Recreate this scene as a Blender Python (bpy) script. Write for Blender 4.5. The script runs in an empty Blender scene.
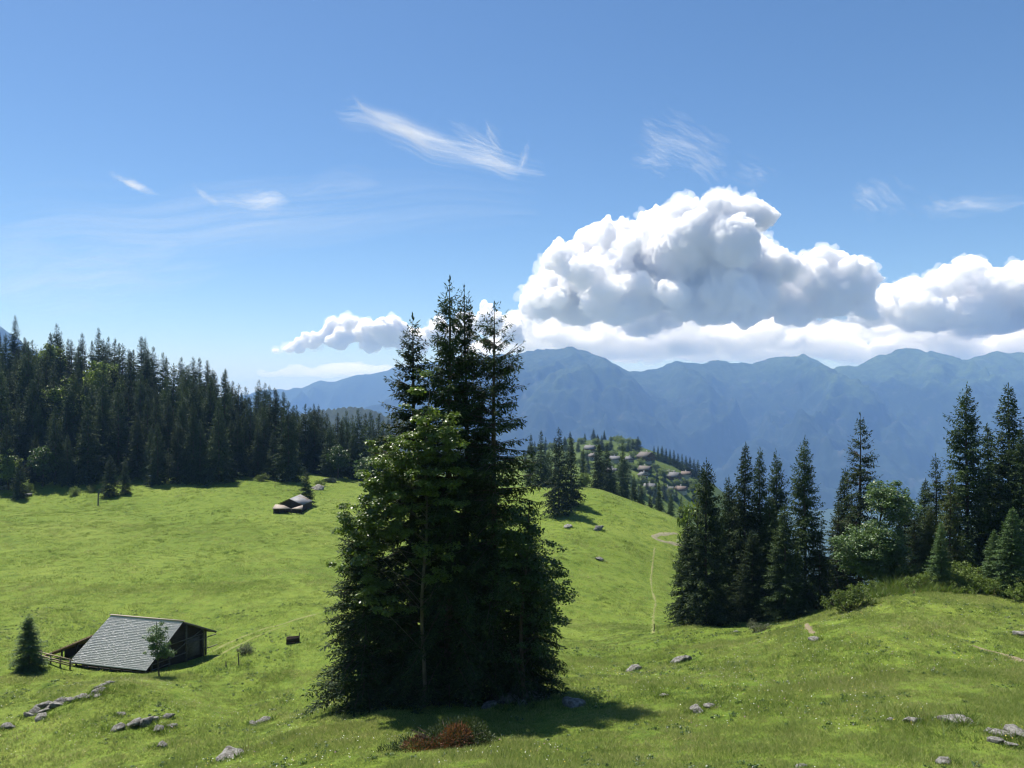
import bpy, math, random
import numpy as np
from mathutils import Vector, Matrix
PI = math.pi
rad = math.radians
scene = bpy.context.scene
COL = scene.collection
F, CX, HY = 766.0, 512.0, 395.0          # focal length in pixels, picture centre, horizon row of the photograph

# ------------------------------------------------------------------ materials
def new_mat(name):
    m = bpy.data.materials.new(name); m.use_nodes = True
    nt = m.node_tree; nt.nodes.clear()
    out = nt.nodes.new('ShaderNodeOutputMaterial')
    return m, nt, out
def N(nt, typ, **kw):
    n = nt.nodes.new(typ)
    for k, v in kw.items():
        if k.startswith('_'): setattr(n, k[1:], v)
        else: n.inputs[k.replace('__', ' ')].default_value = v
    return n
def L(nt, a, b): nt.links.new(a, b)
def ramp(nt, stops, interp='LINEAR'):
    r = nt.nodes.new('ShaderNodeValToRGB'); e = r.color_ramp.elements
    r.color_ramp.interpolation = interp
    while len(e) < len(stops): e.new(0.5)
    for i, (p, c) in enumerate(stops):
        e[i].position = p; e[i].color = (*c, 1)
    return r
def noise(nt, scale, detail=4, rough=0.55, coord=None, dist=0.0):
    n = N(nt, 'ShaderNodeTexNoise', Scale=scale, Detail=detail, Roughness=rough, Distortion=dist)
    if coord is not None: L(nt, coord, n.inputs['Vector'])
    return n

def leaf_mat(name, c1, c2, trans=0.35, rough=0.5, spec=0.35, tint=None, vary=0.25):
    """leaf or needle: colour varies from leaf to leaf and tree to tree, part of the light passes through"""
    m, nt, out = new_mat(name)
    at = N(nt, 'ShaderNodeAttribute', _attribute_name='rnd')
    r = ramp(nt, [(0.0, c1), (1.0, c2)] if tint is None else [(0.0, c1), (0.8, c2), (1.0, tint)])
    L(nt, at.outputs['Fac'], r.inputs['Fac'])
    oi = N(nt, 'ShaderNodeObjectInfo')
    mr = N(nt, 'ShaderNodeMapRange'); mr.inputs['To Min'].default_value = 1 - vary; mr.inputs['To Max'].default_value = 1 + vary
    L(nt, oi.outputs['Random'], mr.inputs['Value'])
    mul = N(nt, 'ShaderNodeVectorMath', _operation='SCALE'); L(nt, r.outputs['Color'], mul.inputs[0]); L(nt, mr.outputs[0], mul.inputs['Scale'])
    p = N(nt, 'ShaderNodeBsdfPrincipled', Roughness=rough); p.inputs['Specular IOR Level'].default_value = spec
    L(nt, mul.outputs[0], p.inputs['Base Color'])
    t = N(nt, 'ShaderNodeBsdfTranslucent')
    warm = N(nt, 'ShaderNodeMix', _data_type='RGBA', _blend_type='MULTIPLY'); warm.inputs[0].default_value = 1.0
    L(nt, mul.outputs[0], warm.inputs[6]); warm.inputs[7].default_value = (1.25, 1.3, 0.5, 1)
    L(nt, warm.outputs[2], t.inputs['Color'])
    mx = N(nt, 'ShaderNodeMixShader', Fac=trans); L(nt, p.outputs[0], mx.inputs[1]); L(nt, t.outputs[0], mx.inputs[2])
    L(nt, mx.outputs[0], out.inputs['Surface'])
    return m

def rough_mat(name, stops, scale=3.0, rough=0.85, bump=0.3, bscale=None, stretch=(1, 1, 1), detail=6, coords='Object', bdist=0.05):
    m, nt, out = new_mat(name)
    tc = N(nt, 'ShaderNodeTexCoord'); mp = N(nt, 'ShaderNodeMapping', Scale=stretch)
    L(nt, tc.outputs[coords], mp.inputs['Vector'])
    n = noise(nt, scale, detail, 0.62, mp.outputs[0]); r = ramp(nt, stops); L(nt, n.outputs['Fac'], r.inputs['Fac'])
    p = N(nt, 'ShaderNodeBsdfPrincipled', Roughness=rough); p.inputs['Specular IOR Level'].default_value = 0.25
    L(nt, r.outputs['Color'], p.inputs['Base Color'])
    if bump:
        n2 = noise(nt, bscale or scale * 4, 5, 0.6, mp.outputs[0])
        b = N(nt, 'ShaderNodeBump', Strength=bump, Distance=bdist); L(nt, n2.outputs['Fac'], b.inputs['Height']); L(nt, b.outputs[0], p.inputs['Normal'])
    L(nt, p.outputs[0], out.inputs['Surface'])
    return m

M = {}
M['spruce_near'] = leaf_mat('spruce needles', (0.018, 0.034, 0.013), (0.040, 0.066, 0.022), 0.22, 0.65, 0.12, tint=(0.062, 0.088, 0.030))
M['spruce_far'] = leaf_mat('far spruce needles', (0.020, 0.036, 0.016), (0.042, 0.066, 0.026), 0.18, 0.7, 0.1, tint=(0.06, 0.085, 0.034), vary=0.4)
M['spruce_olive'] = leaf_mat('olive spruce needles', (0.040, 0.058, 0.016), (0.078, 0.105, 0.028), 0.3, 0.6, 0.2)
M['spruce_young'] = leaf_mat('young spruce needles', (0.050, 0.095, 0.028), (0.105, 0.175, 0.058), 0.3, 0.55, 0.3)
M['maple'] = leaf_mat('maple leaves', (0.056, 0.098, 0.020), (0.118, 0.168, 0.040), 0.40, 0.38, 0.5)
M['ash'] = leaf_mat('broad dark leaves', (0.028, 0.06, 0.014), (0.055, 0.10, 0.024), 0.34, 0.45, 0.4)
M['paleleaf'] = leaf_mat('pale whitebeam leaves', (0.050, 0.095, 0.028), (0.105, 0.160, 0.062), 0.3, 0.45, 0.4)
M['shrub'] = leaf_mat('shrub leaves', (0.075, 0.120, 0.022), (0.145, 0.195, 0.046), 0.38, 0.5, 0.3)
M['greyshrub'] = leaf_mat('grey shrub leaves', (0.07, 0.09, 0.045), (0.16, 0.17, 0.12), 0.3, 0.6, 0.2)
M['juniper'] = leaf_mat('juniper needles', (0.035, 0.06, 0.02), (0.08, 0.11, 0.045), 0.2, 0.6, 0.25)
M['deadneedle'] = leaf_mat('dead needles', (0.075, 0.032, 0.018), (0.17, 0.080, 0.045), 0.2, 0.7, 0.15)
M['bark'] = rough_mat('bark', [(0.3, (0.035, 0.026, 0.018)), (0.7, (0.10, 0.078, 0.058))], 6, 0.9, 0.6, 18, (1, 1, 0.25))
M['greybark'] = rough_mat('grey bark', [(0.3, (0.06, 0.052, 0.042)), (0.7, (0.14, 0.125, 0.10))], 5, 0.85, 0.4, 14, (1, 1, 0.4))
M['rock'] = rough_mat('limestone', [(0.28, (0.035, 0.034, 0.026)), (0.45, (0.11, 0.105, 0.092)), (0.60, (0.21, 0.205, 0.19)), (0.78, (0.32, 0.315, 0.30))], 3.2, 0.9, 0.8, 9)
M['paletimber'] = rough_mat('pale timber', [(0.3, (0.22, 0.17, 0.11)), (0.7, (0.42, 0.35, 0.25))], 5, 0.8, 0.3, 20, (1, 1, 0.2))
M['darktimber'] = rough_mat('dark timber', [(0.3, (0.02, 0.014, 0.010)), (0.7, (0.06, 0.042, 0.030))], 4, 0.85, 0.5, 14, (0.4, 0.4, 4))
M['greytimber'] = rough_mat('weathered timber', [(0.3, (0.06, 0.052, 0.045)), (0.7, (0.16, 0.145, 0.125))], 5, 0.85, 0.5, 16, (0.5, 0.5, 3))
M['brownplank'] = rough_mat('brown planks', [(0.3, (0.10, 0.065, 0.035)), (0.7, (0.24, 0.17, 0.10))], 5, 0.8, 0.4, 14, (3, 0.5, 1))
M['soil'] = rough_mat('bare soil', [(0.3, (0.12, 0.10, 0.055)), (0.7, (0.21, 0.175, 0.11))], 2.5, 0.95, 0.6, 8, coords='Object')
M['track'] = rough_mat('path gravel', [(0.3, (0.15, 0.145, 0.08)), (0.7, (0.24, 0.22, 0.14))], 1.2, 0.95, 0.4, 5)
M['footpath'] = rough_mat('trodden grass', [(0.35, (0.12, 0.15, 0.03)), (0.7, (0.20, 0.19, 0.08))], 1.0, 0.95, 0.4, 5)
M['glass'] = rough_mat('window glass', [(0.4, (0.02, 0.025, 0.03)), (0.6, (0.04, 0.05, 0.06))], 1, 0.1, 0)
M['plaster'] = rough_mat('plaster', [(0.3, (0.30, 0.28, 0.24)), (0.7, (0.42, 0.40, 0.36))], 0.6, 0.9, 0.1)
M['chaletwood'] = rough_mat('chalet wood', [(0.3, (0.06, 0.032, 0.016)), (0.7, (0.15, 0.085, 0.045))], 0.8, 0.8, 0.2, 4, (1, 1, 5))
M['roofgrey'] = rough_mat('grey roof', [(0.3, (0.09, 0.092, 0.098)), (0.7, (0.15, 0.15, 0.152))], 0.9, 0.8, 0.2)
M['roofbrown'] = rough_mat('brown roof', [(0.3, (0.085, 0.075, 0.068)), (0.7, (0.14, 0.125, 0.112))], 0.9, 0.8, 0.2)
M['roofred'] = rough_mat('red roof', [(0.3, (0.095, 0.075, 0.065)), (0.7, (0.15, 0.118, 0.102))], 0.9, 0.8, 0.2)
M['metalroof'] = rough_mat('sheet roof', [(0.42, (0.17, 0.175, 0.185)), (0.56, (0.21, 0.21, 0.215)), (0.64, (0.15, 0.105, 0.075))], 0.3, 0.6, 0, 6, (1, 1, 1), 3)
M['paleboard'] = rough_mat('sunbleached boards', [(0.3, (0.22, 0.185, 0.15)), (0.7, (0.34, 0.29, 0.24))], 1.5, 0.7, 0.2)

def shingle_mat():
    m, nt, out = new_mat('wooden shingles')
    at = N(nt, 'ShaderNodeAttribute', _attribute_name='rnd')
    tc = N(nt, 'ShaderNodeTexCoord')
    n = noise(nt, 0.9, 5, 0.6, tc.outputs['Object'])
    ad = N(nt, 'ShaderNodeMath', _operation='MULTIPLY_ADD'); ad.inputs[1].default_value = 0.55; L(nt, at.outputs['Fac'], ad.inputs[0])
    sc = N(nt, 'ShaderNodeMath', _operation='MULTIPLY'); sc.inputs[1].default_value = 0.45; L(nt, n.outputs['Fac'], sc.inputs[0]); L(nt, sc.outputs[0], ad.inputs[2])
    r = ramp(nt, [(0.1, (0.47, 0.46, 0.45)), (0.5, (0.54, 0.53, 0.52)), (0.9, (0.61, 0.60, 0.585))]); L(nt, ad.outputs[0], r.inputs['Fac'])
    p = N(nt, 'ShaderNodeBsdfPrincipled', Roughness=0.75); L(nt, r.outputs['Color'], p.inputs['Base Color']); L(nt, p.outputs[0], out.inputs['Surface'])
    return m
M['shingle'] = shingle_mat()

def ground_mat():
    m, nt, out = new_mat('meadow ground')
    g = N(nt, 'ShaderNodeNewGeometry'); pos = g.outputs['Position']
    n1 = noise(nt, 0.035, 5, 0.6, pos); n2 = noise(nt, 0.55, 5, 0.65, pos); n3 = noise(nt, 4.0, 4, 0.7, pos)
    r1 = ramp(nt, [(0.3, (0.092, 0.142, 0.018)), (0.5, (0.120, 0.172, 0.025)), (0.7, (0.150, 0.196, 0.036))]); L(nt, n1.outputs['Fac'], r1.inputs['Fac'])
    r2 = ramp(nt, [(0.32, (0.50, 0.60, 0.45)), (0.48, (1, 1, 1)), (0.72, (1.22, 1.13, 1.05))]); L(nt, n2.outputs['Fac'], r2.inputs['Fac'])
    r3 = ramp(nt, [(0.3, (0.62, 0.68, 0.6)), (0.55, (1, 1, 1)), (0.75, (1.2, 1.12, 1.1))]); L(nt, n3.outputs['Fac'], r3.inputs['Fac'])
    a = N(nt, 'ShaderNodeMix', _data_type='RGBA', _blend_type='MULTIPLY'); a.inputs[0].default_value = 1; L(nt, r1.outputs[0], a.inputs[6]); L(nt, r2.outputs[0], a.inputs[7])
    b = N(nt, 'ShaderNodeMix', _data_type='RGBA', _blend_type='MULTIPLY'); b.inputs[0].default_value = 1; L(nt, a.outputs[2], b.inputs[6]); L(nt, r3.outputs[0], b.inputs[7])
    p = N(nt, 'ShaderNodeBsdfPrincipled', Roughness=0.9); p.inputs['Specular IOR Level'].default_value = 0.1
    sp = N(nt, 'ShaderNodeVectorMath', _operation='LENGTH'); L(nt, pos, sp.inputs[0])
    fr = N(nt, 'ShaderNodeMapRange'); fr.inputs['From Min'].default_value = 500; fr.inputs['From Max'].default_value = 950; L(nt, sp.outputs['Value'], fr.inputs['Value'])
    fm = N(nt, 'ShaderNodeMix', _data_type='RGBA'); L(nt, fr.outputs[0], fm.inputs[0]); L(nt, b.outputs[2], fm.inputs[6]); fm.inputs[7].default_value = (0.03, 0.048, 0.018, 1)
    ff = N(nt, 'ShaderNodeMapRange'); ff.inputs['From Min'].default_value = 13000; ff.inputs['From Max'].default_value = 15000; L(nt, sp.outputs['Value'], ff.inputs['Value'])
    fa = N(nt, 'ShaderNodeMix', _data_type='RGBA'); L(nt, ff.outputs[0], fa.inputs[0]); L(nt, fm.outputs[2], fa.inputs[6]); fa.inputs[7].default_value = (0.2, 0.21, 0.12, 1)      # pale unseen plain beyond the mountains, added to bounce light onto cloud undersides
    L(nt, fa.outputs[2], p.inputs['Base Color'])
    bp = N(nt, 'ShaderNodeBump', Strength=0.7, Distance=0.12); L(nt, n3.outputs['Fac'], bp.inputs['Height'])
    bp2 = N(nt, 'ShaderNodeBump', Strength=0.6, Distance=0.4); L(nt, n2.outputs['Fac'], bp2.inputs['Height']); L(nt, bp.outputs[0], bp2.inputs['Normal'])
    L(nt, bp2.outputs[0], p.inputs['Normal'])
    L(nt, p.outputs[0], out.inputs['Surface'])
    return m
M['ground'] = ground_mat()
def blade_mat():
    m, nt, out = new_mat('grass blades')
    at = N(nt, 'ShaderNodeAttribute', _attribute_name='rnd')
    g = N(nt, 'ShaderNodeNewGeometry')
    n1 = noise(nt, 0.13, 5, 0.65, g.outputs['Position'])
    ad = N(nt, 'ShaderNodeMath', _operation='MULTIPLY_ADD'); ad.inputs[1].default_value = 0.62; L(nt, at.outputs['Fac'], ad.inputs[0])
    sc = N(nt, 'ShaderNodeMath', _operation='MULTIPLY_ADD'); sc.inputs[1].default_value = 0.9; sc.inputs[2].default_value = -0.25; L(nt, n1.outputs['Fac'], sc.inputs[0]); L(nt, sc.outputs[0], ad.inputs[2])
    r = ramp(nt, [(0.05, (0.040, 0.085, 0.014)), (0.24, (0.145, 0.215, 0.036)), (0.5, (0.232, 0.295, 0.070)), (0.8, (0.33, 0.345, 0.115)), (0.97, (0.47, 0.44, 0.23))]); L(nt, ad.outputs[0], r.inputs['Fac'])
    p = N(nt, 'ShaderNodeBsdfPrincipled', Roughness=0.55); p.inputs['Specular IOR Level'].default_value = 0.25; L(nt, r.outputs['Color'], p.inputs['Base Color'])
    t = N(nt, 'ShaderNodeBsdfTranslucent'); L(nt, r.outputs['Color'], t.inputs['Color'])
    mx = N(nt, 'ShaderNodeMixShader', Fac=0.6); L(nt, p.outputs[0], mx.inputs[1]); L(nt, t.outputs[0], mx.inputs[2]); L(nt, mx.outputs[0], out.inputs['Surface'])
    return m
M['blade'] = blade_mat()
def petal_mat():
    m, nt, out = new_mat('flower petals')
    at = N(nt, 'ShaderNodeAttribute', _attribute_name='rnd')
    r = ramp(nt, [(0.0, (0.55, 0.55, 0.50)), (0.62, (0.55, 0.43, 0.05)), (0.9, (0.45, 0.22, 0.40))], 'CONSTANT'); L(nt, at.outputs['Fac'], r.inputs['Fac'])
    p = N(nt, 'ShaderNodeBsdfPrincipled', Roughness=0.6); L(nt, r.outputs['Color'], p.inputs['Base Color']); L(nt, p.outputs[0], out.inputs['Surface'])
    return m
M['petal'] = petal_mat()
M['weed'] = leaf_mat('tall weed stalks', (0.06, 0.115, 0.020), (0.13, 0.185, 0.045), 0.4, 0.6, 0.2, tint=(0.20, 0.15, 0.12))

def mountain_mat():
    m, nt, out = new_mat('mountain slopes')
    g = N(nt, 'ShaderNodeNewGeometry'); pos = g.outputs['Position']
    sep = N(nt, 'ShaderNodeSeparateXYZ'); L(nt, pos, sep.inputs[0])
    n1 = noise(nt, 0.0011, 6, 0.62, pos); n2 = noise(nt, 0.006, 6, 0.65, pos)
    h = N(nt, 'ShaderNodeMapRange'); h.inputs['From Min'].default_value = -500; h.inputs['From Max'].default_value = 550; L(nt, sep.outputs['Z'], h.inputs['Value'])
    a = N(nt, 'ShaderNodeMath', _operation='MULTIPLY_ADD'); a.inputs[1].default_value = 1.3; L(nt, n1.outputs['Fac'], a.inputs[0]); L(nt, h.outputs[0], a.inputs[2])
    r = ramp(nt, [(0.30, (0.008, 0.014, 0.009)), (0.70, (0.014, 0.023, 0.012)), (0.80, (0.022, 0.036, 0.016)), (0.97, (0.034, 0.050, 0.022))])
    sc = N(nt, 'ShaderNodeMath', _operation='MULTIPLY'); sc.inputs[1].default_value = 0.62; L(nt, a.outputs[0], sc.inputs[0]); L(nt, sc.outputs[0], r.inputs['Fac'])
    rk = ramp(nt, [(0.58, (0, 0, 0)), (0.72, (1, 1, 1))]); L(nt, n2.outputs['Fac'], rk.inputs['Fac'])
    n3 = noise(nt, 0.018, 5, 0.7, pos); r3 = ramp(nt, [(0.35, (0.55, 0.58, 0.6)), (0.65, (1.35, 1.3, 1.2))]); L(nt, n3.outputs['Fac'], r3.inputs['Fac'])
    pr = ramp(nt, [(0.70, (0.012, 0.022, 0.011)), (0.78, (0.036, 0.058, 0.020)), (0.97, (0.056, 0.082, 0.030))]); L(nt, sc.outputs[0], pr.inputs['Fac'])   # alpine pastures on the right hand peaks
    px_ = N(nt, 'ShaderNodeMapRange'); px_.inputs['From Min'].default_value = 1900; px_.inputs['From Max'].default_value = 3600; L(nt, sep.outputs['X'], px_.inputs['Value'])
    pm = N(nt, 'ShaderNodeMix', _data_type='RGBA'); L(nt, px_.outputs[0], pm.inputs[0]); L(nt, r.outputs[0], pm.inputs[6]); L(nt, pr.outputs[0], pm.inputs[7])
    mm = N(nt, 'ShaderNodeMix', _data_type='RGBA', _blend_type='MULTIPLY'); mm.inputs[0].default_value = 1; L(nt, pm.outputs[2], mm.inputs[6]); L(nt, r3.outputs[0], mm.inputs[7])
    mx = N(nt, 'ShaderNodeMix', _data_type='RGBA'); L(nt, rk.outputs[0], mx.inputs[0]); L(nt, mm.outputs[2], mx.inputs[6]); mx.inputs[7].default_value = (0.045, 0.05, 0.048, 1)
    p = N(nt, 'ShaderNodeBsdfPrincipled', Roughness=0.95); p.inputs['Specular IOR Level'].default_value = 0.05; L(nt, mx.outputs[2], p.inputs['Base Color'])
    L(nt, p.outputs[0], out.inputs['Surface'])
    return m
M['mountain'] = mountain_mat()
def village_ground_mat():
    return rough_mat('village slopes', [(0.3, (0.06, 0.10, 0.02)), (0.5, (0.11, 0.165, 0.03)), (0.7, (0.15, 0.2, 0.05))], 0.02, 0.95, 0)
def wood_mat():
    return rough_mat('far woodland', [(0.35, (0.010, 0.018, 0.009)), (0.7, (0.022, 0.034, 0.014))], 0.02, 0.95, 0)
M['woodland'] = wood_mat()

# ------------------------------------------------------------------ mesh helpers
def mesh_from(name, verts, polys, mat=None, rnd=None, smooth=False):
    """polys: list of (k,n) integer arrays, all n-gons of one array having n corners"""
    me = bpy.data.meshes.new(name)
    verts = np.asarray(verts, np.float32).reshape(-1, 3)
    polys = [np.asarray(p, np.int32) for p in polys if len(p)]
    me.vertices.add(len(verts)); me.vertices.foreach_set('co', verts.ravel())
    nl = sum(p.size for p in polys); npoly = sum(len(p) for p in polys)
    me.loops.add(nl); me.loops.foreach_set('vertex_index', np.concatenate([p.ravel() for p in polys]))
    me.polygons.add(npoly)
    tot = np.concatenate([np.full(len(p), p.shape[1], np.int32) for p in polys])
    st = np.concatenate([[0], np.cumsum(tot)[:-1]]).astype(np.int32)
    me.polygons.foreach_set('loop_start', st)
    if smooth: me.polygons.foreach_set('use_smooth', np.ones(npoly, bool))
    if rnd is not None:
        at = me.attributes.new('rnd', 'FLOAT', 'FACE'); at.data.foreach_set('value', np.asarray(rnd, np.float32))
    if mat is not None: me.materials.append(mat)
    me.update(calc_edges=True); me.validate(clean_customdata=False)
    return me
def link(name, data, parent=None, loc=None):
    o = bpy.data.objects.new(name, data); COL.objects.link(o)
    if parent is not None: o.parent = parent
    if loc is not None: o.location = loc
    return o
def tag(o, label=None, cat=None, group=None, kind=None):
    if label: o['label'] = label
    if cat: o['category'] = cat
    if group: o['group'] = group
    if kind: o['kind'] = kind
    return o
def thing(name, label, cat, loc, rotz=0.0, scale=1.0, group=None):
    o = bpy.data.objects.new(name, None); COL.objects.link(o)
    o.empty_display_size = 0.5
    o.location = loc; o.rotation_euler = (0, 0, rotz)
    o.scale = scale if hasattr(scale, '__len__') else (scale,) * 3
    return tag(o, label, cat, group)

class Geo:
    def __init__(self): self.v = []; self.q = []; self.t = []; self.n = 0; self.ng = []
    def add(self, v, q=(), t=()):
        v = np.asarray(v, float).reshape(-1, 3)
        if len(q): self.q.append(np.asarray(q, int) + self.n)
        if len(t): self.t.append(np.asarray(t, int) + self.n)
        self.v.append(v); self.n += len(v)
    def box(self, p, sx, sy, sz, rot=None):
        c = np.array([[x, y, z] for z in (0, sz) for y in (-sy / 2, sy / 2) for x in (-sx / 2, sx / 2)], float)
        if rot is not None: c = c @ np.array(rot.to_3x3()).T
        self.add(c + np.asarray(p), [[0, 2, 3, 1], [4, 5, 7, 6], [0, 1, 5, 4], [2, 6, 7, 3], [0, 4, 6, 2], [1, 3, 7, 5]])
    def beam(self, a, b, w, h=None):
        """squared timber from a to b"""
        a, b = Vector(a), Vector(b); d = b - a; h = h or w
        q = d.to_track_quat('X', 'Z').to_matrix()
        self.box_m(Matrix.Translation(a) @ q.to_4x4(), d.length, w, h)
    def box_m(self, m, lx, w, h):
        c = np.array([[x, y, z] for z in (-h / 2, h / 2) for y in (-w / 2, w / 2) for x in (0, lx)], float)
        mm = np.array(m); c = c @ mm[:3, :3].T + mm[:3, 3]
        self.add(c, [[0, 2, 3, 1], [4, 5, 7, 6], [0, 1, 5, 4], [2, 6, 7, 3], [0, 4, 6, 2], [1, 3, 7, 5]])
    def slab(self, quad, th):
        """a flat quad thickened downwards along its normal"""
        q = [Vector(p) for p in quad]; n = (q[1] - q[0]).cross(q[3] - q[0]).normalized()
        if n.z < 0: n = -n
        v = [p for p in q] + [p - n * th for p in q]
        self.add([list(p) for p in v], [[0, 1, 2, 3], [7, 6, 5, 4], [0, 4, 5, 1], [1, 5, 6, 2], [2, 6, 7, 3], [3, 7, 4, 0]])
    def tube(self, pts, r, sides=6):
        pts = np.asarray(pts, float); r = np.broadcast_to(np.asarray(r, float), (len(pts),))
        d = np.gradient(pts, axis=0); d /= np.linalg.norm(d, axis=1)[:, None] + 1e-9
        ref = np.where(np.abs(d[:, 2:3]) > 0.9, np.array([[1, 0, 0]]), np.array([[0, 0, 1]]))
        u = np.cross(d, ref); u /= np.linalg.norm(u, axis=1)[:, None] + 1e-9
        w = np.cross(d, u)
        a = np.arange(sides) / sides * 2 * PI
        v = pts[:, None] + r[:, None, None] * (u[:, None] * np.cos(a)[None, :, None] + w[:, None] * np.sin(a)[None, :, None])
        i = np.arange(len(pts) - 1)[:, None] * sides; j = np.arange(sides)[None]; k = (j + 1) % sides
        q = np.stack([i + j, i + k, i + sides + k, i + sides + j], -1).reshape(-1, 4)
        self.add(v.reshape(-1, 3), q)
    def mesh(self, name, mat, rnd=None, smooth=False):
        polys = []
        if self.q: polys.append(np.concatenate(self.q))
        if self.t: polys.append(np.concatenate(self.t))
        return mesh_from(name, np.concatenate(self.v), polys, mat, rnd, smooth)

# ------------------------------------------------------------------ numpy noise
def _hash(ix, iy, seed):
    h = (ix.astype(np.int64) * 374761393 + iy.astype(np.int64) * 668265263 + seed * 982451653) & 0xffffffff
    h = ((h ^ (h >> 13)) * 1274126177) & 0xffffffff
    return ((h ^ (h >> 16)) & 0xffff) / 65535.0
def vnoise(x, y, seed=0):
    ix, iy = np.floor(x), np.floor(y); fx, fy = x - ix, y - iy
    fx = fx * fx * fx * (fx * (fx * 6 - 15) + 10); fy = fy * fy * fy * (fy * (fy * 6 - 15) + 10)
    a, b = _hash(ix, iy, seed), _hash(ix + 1, iy, seed); c, d = _hash(ix, iy + 1, seed), _hash(ix + 1, iy + 1, seed)
    return (a + (b - a) * fx) * (1 - fy) + (c + (d - c) * fx) * fy - 0.5
def fbm(x, y, seed=0, oct=4, gain=0.5):
    s = 0; a = 1.0
    for o in range(oct):
        s = s + a * vnoise(x * 2 ** o + 17.3 * o, y * 2 ** o - 9.1 * o, seed + o); a *= gain
    return s
def _hash3(ix, iy, iz, seed):
    h = (ix.astype(np.int64) * 374761393 + iy.astype(np.int64) * 668265263 + iz.astype(np.int64) * 2147483647 + seed * 982451653) & 0xffffffff
    h = ((h ^ (h >> 13)) * 1274126177) & 0xffffffff
    h = ((h ^ (h >> 15)) * 2246822519) & 0xffffffff
    return ((h ^ (h >> 16)) & 0xffff) / 65535.0
def vnoise3(p, seed=0):
    i = np.floor(p); f = p - i; f = f * f * (3 - 2 * f)
    r = 0
    for dx in (0, 1):
        for dy in (0, 1):
            for dz in (0, 1):
                w = (f[:, 0] if dx else 1 - f[:, 0]) * (f[:, 1] if dy else 1 - f[:, 1]) * (f[:, 2] if dz else 1 - f[:, 2])
                r = r + w * _hash3(i[:, 0] + dx, i[:, 1] + dy, i[:, 2] + dz, seed)
    return r - 0.5

# ------------------------------------------------------------------ terrain
# (column, depth, row or None, height): surveyed points of the slope
_ctl = []
def cp(px, D, py): _ctl.append(((px - CX) / F * D, D, (HY - py) / F * D))
def cz(x, y, z): _ctl.append((x, y, z))
for x, y, z in [(0, 0, -1.75), (-25, 0, -5), (25, 0, 0.5), (0, -30, 11), (-60, -20, 3), (60, -20, 8), (0, -120, 48), (-160, -60, 18), (160, -60, 22), (0, 12, -7.0), (-20, 15, -11.5), (20, 15, -6.6),
                (-120, 20, -9), (-170, 80, -20), (110, 20, -4), (150, 60, -8)]: cz(x, y, z)
for a in [(-60, 48, 768), (0, 50, 768), (30, 59, 720), (110, 61, 690), (140, 73, 678.5), (72, 75.2, 670), (60, 76, 664), (206, 76, 667), (250, 40, 768), (258, 58, 723), (330, 52, 707),
          (450, 30, 768), (450, 38, 738), (450, 51, 704), (520, 51, 702), (560, 50.5, 700), (600, 54, 689), (632, 64, 674), (640, 82, 643), (560, 72, 655),
          (650, 110, 628), (580, 98, 640), (590, 140, 580), (600, 180, 529), (600, 222, 491), (560, 192, 515), (562, 234, 489), (530, 238, 488), (655, 178, 544), (680, 205, 521), (620, 222, 498), (660, 212, 512),
          (0, 104, 600), (0, 175, 520), (0, 235, 490), (110, 235, 490), (-120, 180, 520), (300, 100, 602), (300, 84, 636), (293, 188, 511), (200, 150, 545), (340, 245, 482), (430, 150, 555), (430, 105, 605), (480, 215, 510),
          (640, 30, 768), (800, 29, 768), (800, 42, 700), (700, 58, 671), (760, 75, 634), (690, 88, 624), (850, 66, 612), (900, 73, 590), (1024, 70, 600), (1024, 48, 660), (1000, 31, 742), (1080, 28, 768), (1150, 60, 610),
          (820, 88, 612), (960, 82, 578), (1030, 85, 575), (1200, 90, 560)]: cp(*a)
# forest hill on the left, fall beyond the crest, far slopes
for px, D, z in [(0, 335, 6), (-150, 335, 14), (100, 335, 0), (200, 335, -9), (300, 335, -24), (370, 330, -33), (0, 280, -10), (150, 280, -18), (430, 270, -32), (520, 265, -32), (0, 520, 10), (200, 520, -25), (350, 520, -60),
                 (640, 300, -46), (560, 330, -46), (720, 260, -58), (850, 120, -36), (960, 120, -34), (1100, 120, -30), (850, 200, -66), (1000, 200, -70), (760, 150, -44), (850, 420, -165), (1050, 420, -170), (620, 420, -62),
                 (520, 420, -55), (700, 450, -100), (420, 600, -70), (520, 650, -62), (600, 650, -69), (660, 650, -84), (700, 640, -108), (760, 640, -150), (500, 760, -68), (560, 760, -64), (640, 760, -60), (690, 780, -76), (740, 800, -118), (600, 950, -60), (680, 950, -110),
                 (-100, 900, -60), (200, 900, -110), (400, 1000, -130), (900, 900, -330), (1200, 700, -260), (500, 1500, -300), (800, 1500, -480), (200, 1500, -260), (-200, 1500, -200), (1300, 1500, -450)]:
    cz((px - CX) / F * D, D, z)
for ang in range(-50, 51, 20):
    for r_, z_ in ((3200, -720), (6000, -820), (13000, -850)): cz(r_ * math.sin(rad(ang)), r_ * math.cos(rad(ang)), z_)
for ang in (110, 150, 180, -150, -110): cz(700 * math.sin(rad(ang)), 700 * math.cos(rad(ang)), 60)
_ctl = np.array(_ctl)
def _warp(x, y):
    r = np.sqrt(x * x + y * y) + 1e-6; k = r ** 0.55 / r
    return np.stack([x * k, y * k], -1)
def _U(d2): return 0.5 * d2 * np.log(d2 + 1e-9)
_W = _warp(_ctl[:, 0], _ctl[:, 1]); _n = len(_W)
_K = _U(((_W[:, None] - _W[None]) ** 2).sum(-1)) + np.eye(_n) * 0.02
_P = np.concatenate([np.ones((_n, 1)), _W], 1)
_A = np.zeros((_n + 3, _n + 3)); _A[:_n, :_n] = _K; _A[:_n, _n:] = _P; _A[_n:, :_n] = _P.T
_coef = np.linalg.solve(_A, np.concatenate([_ctl[:, 2], np.zeros(3)]))
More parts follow.
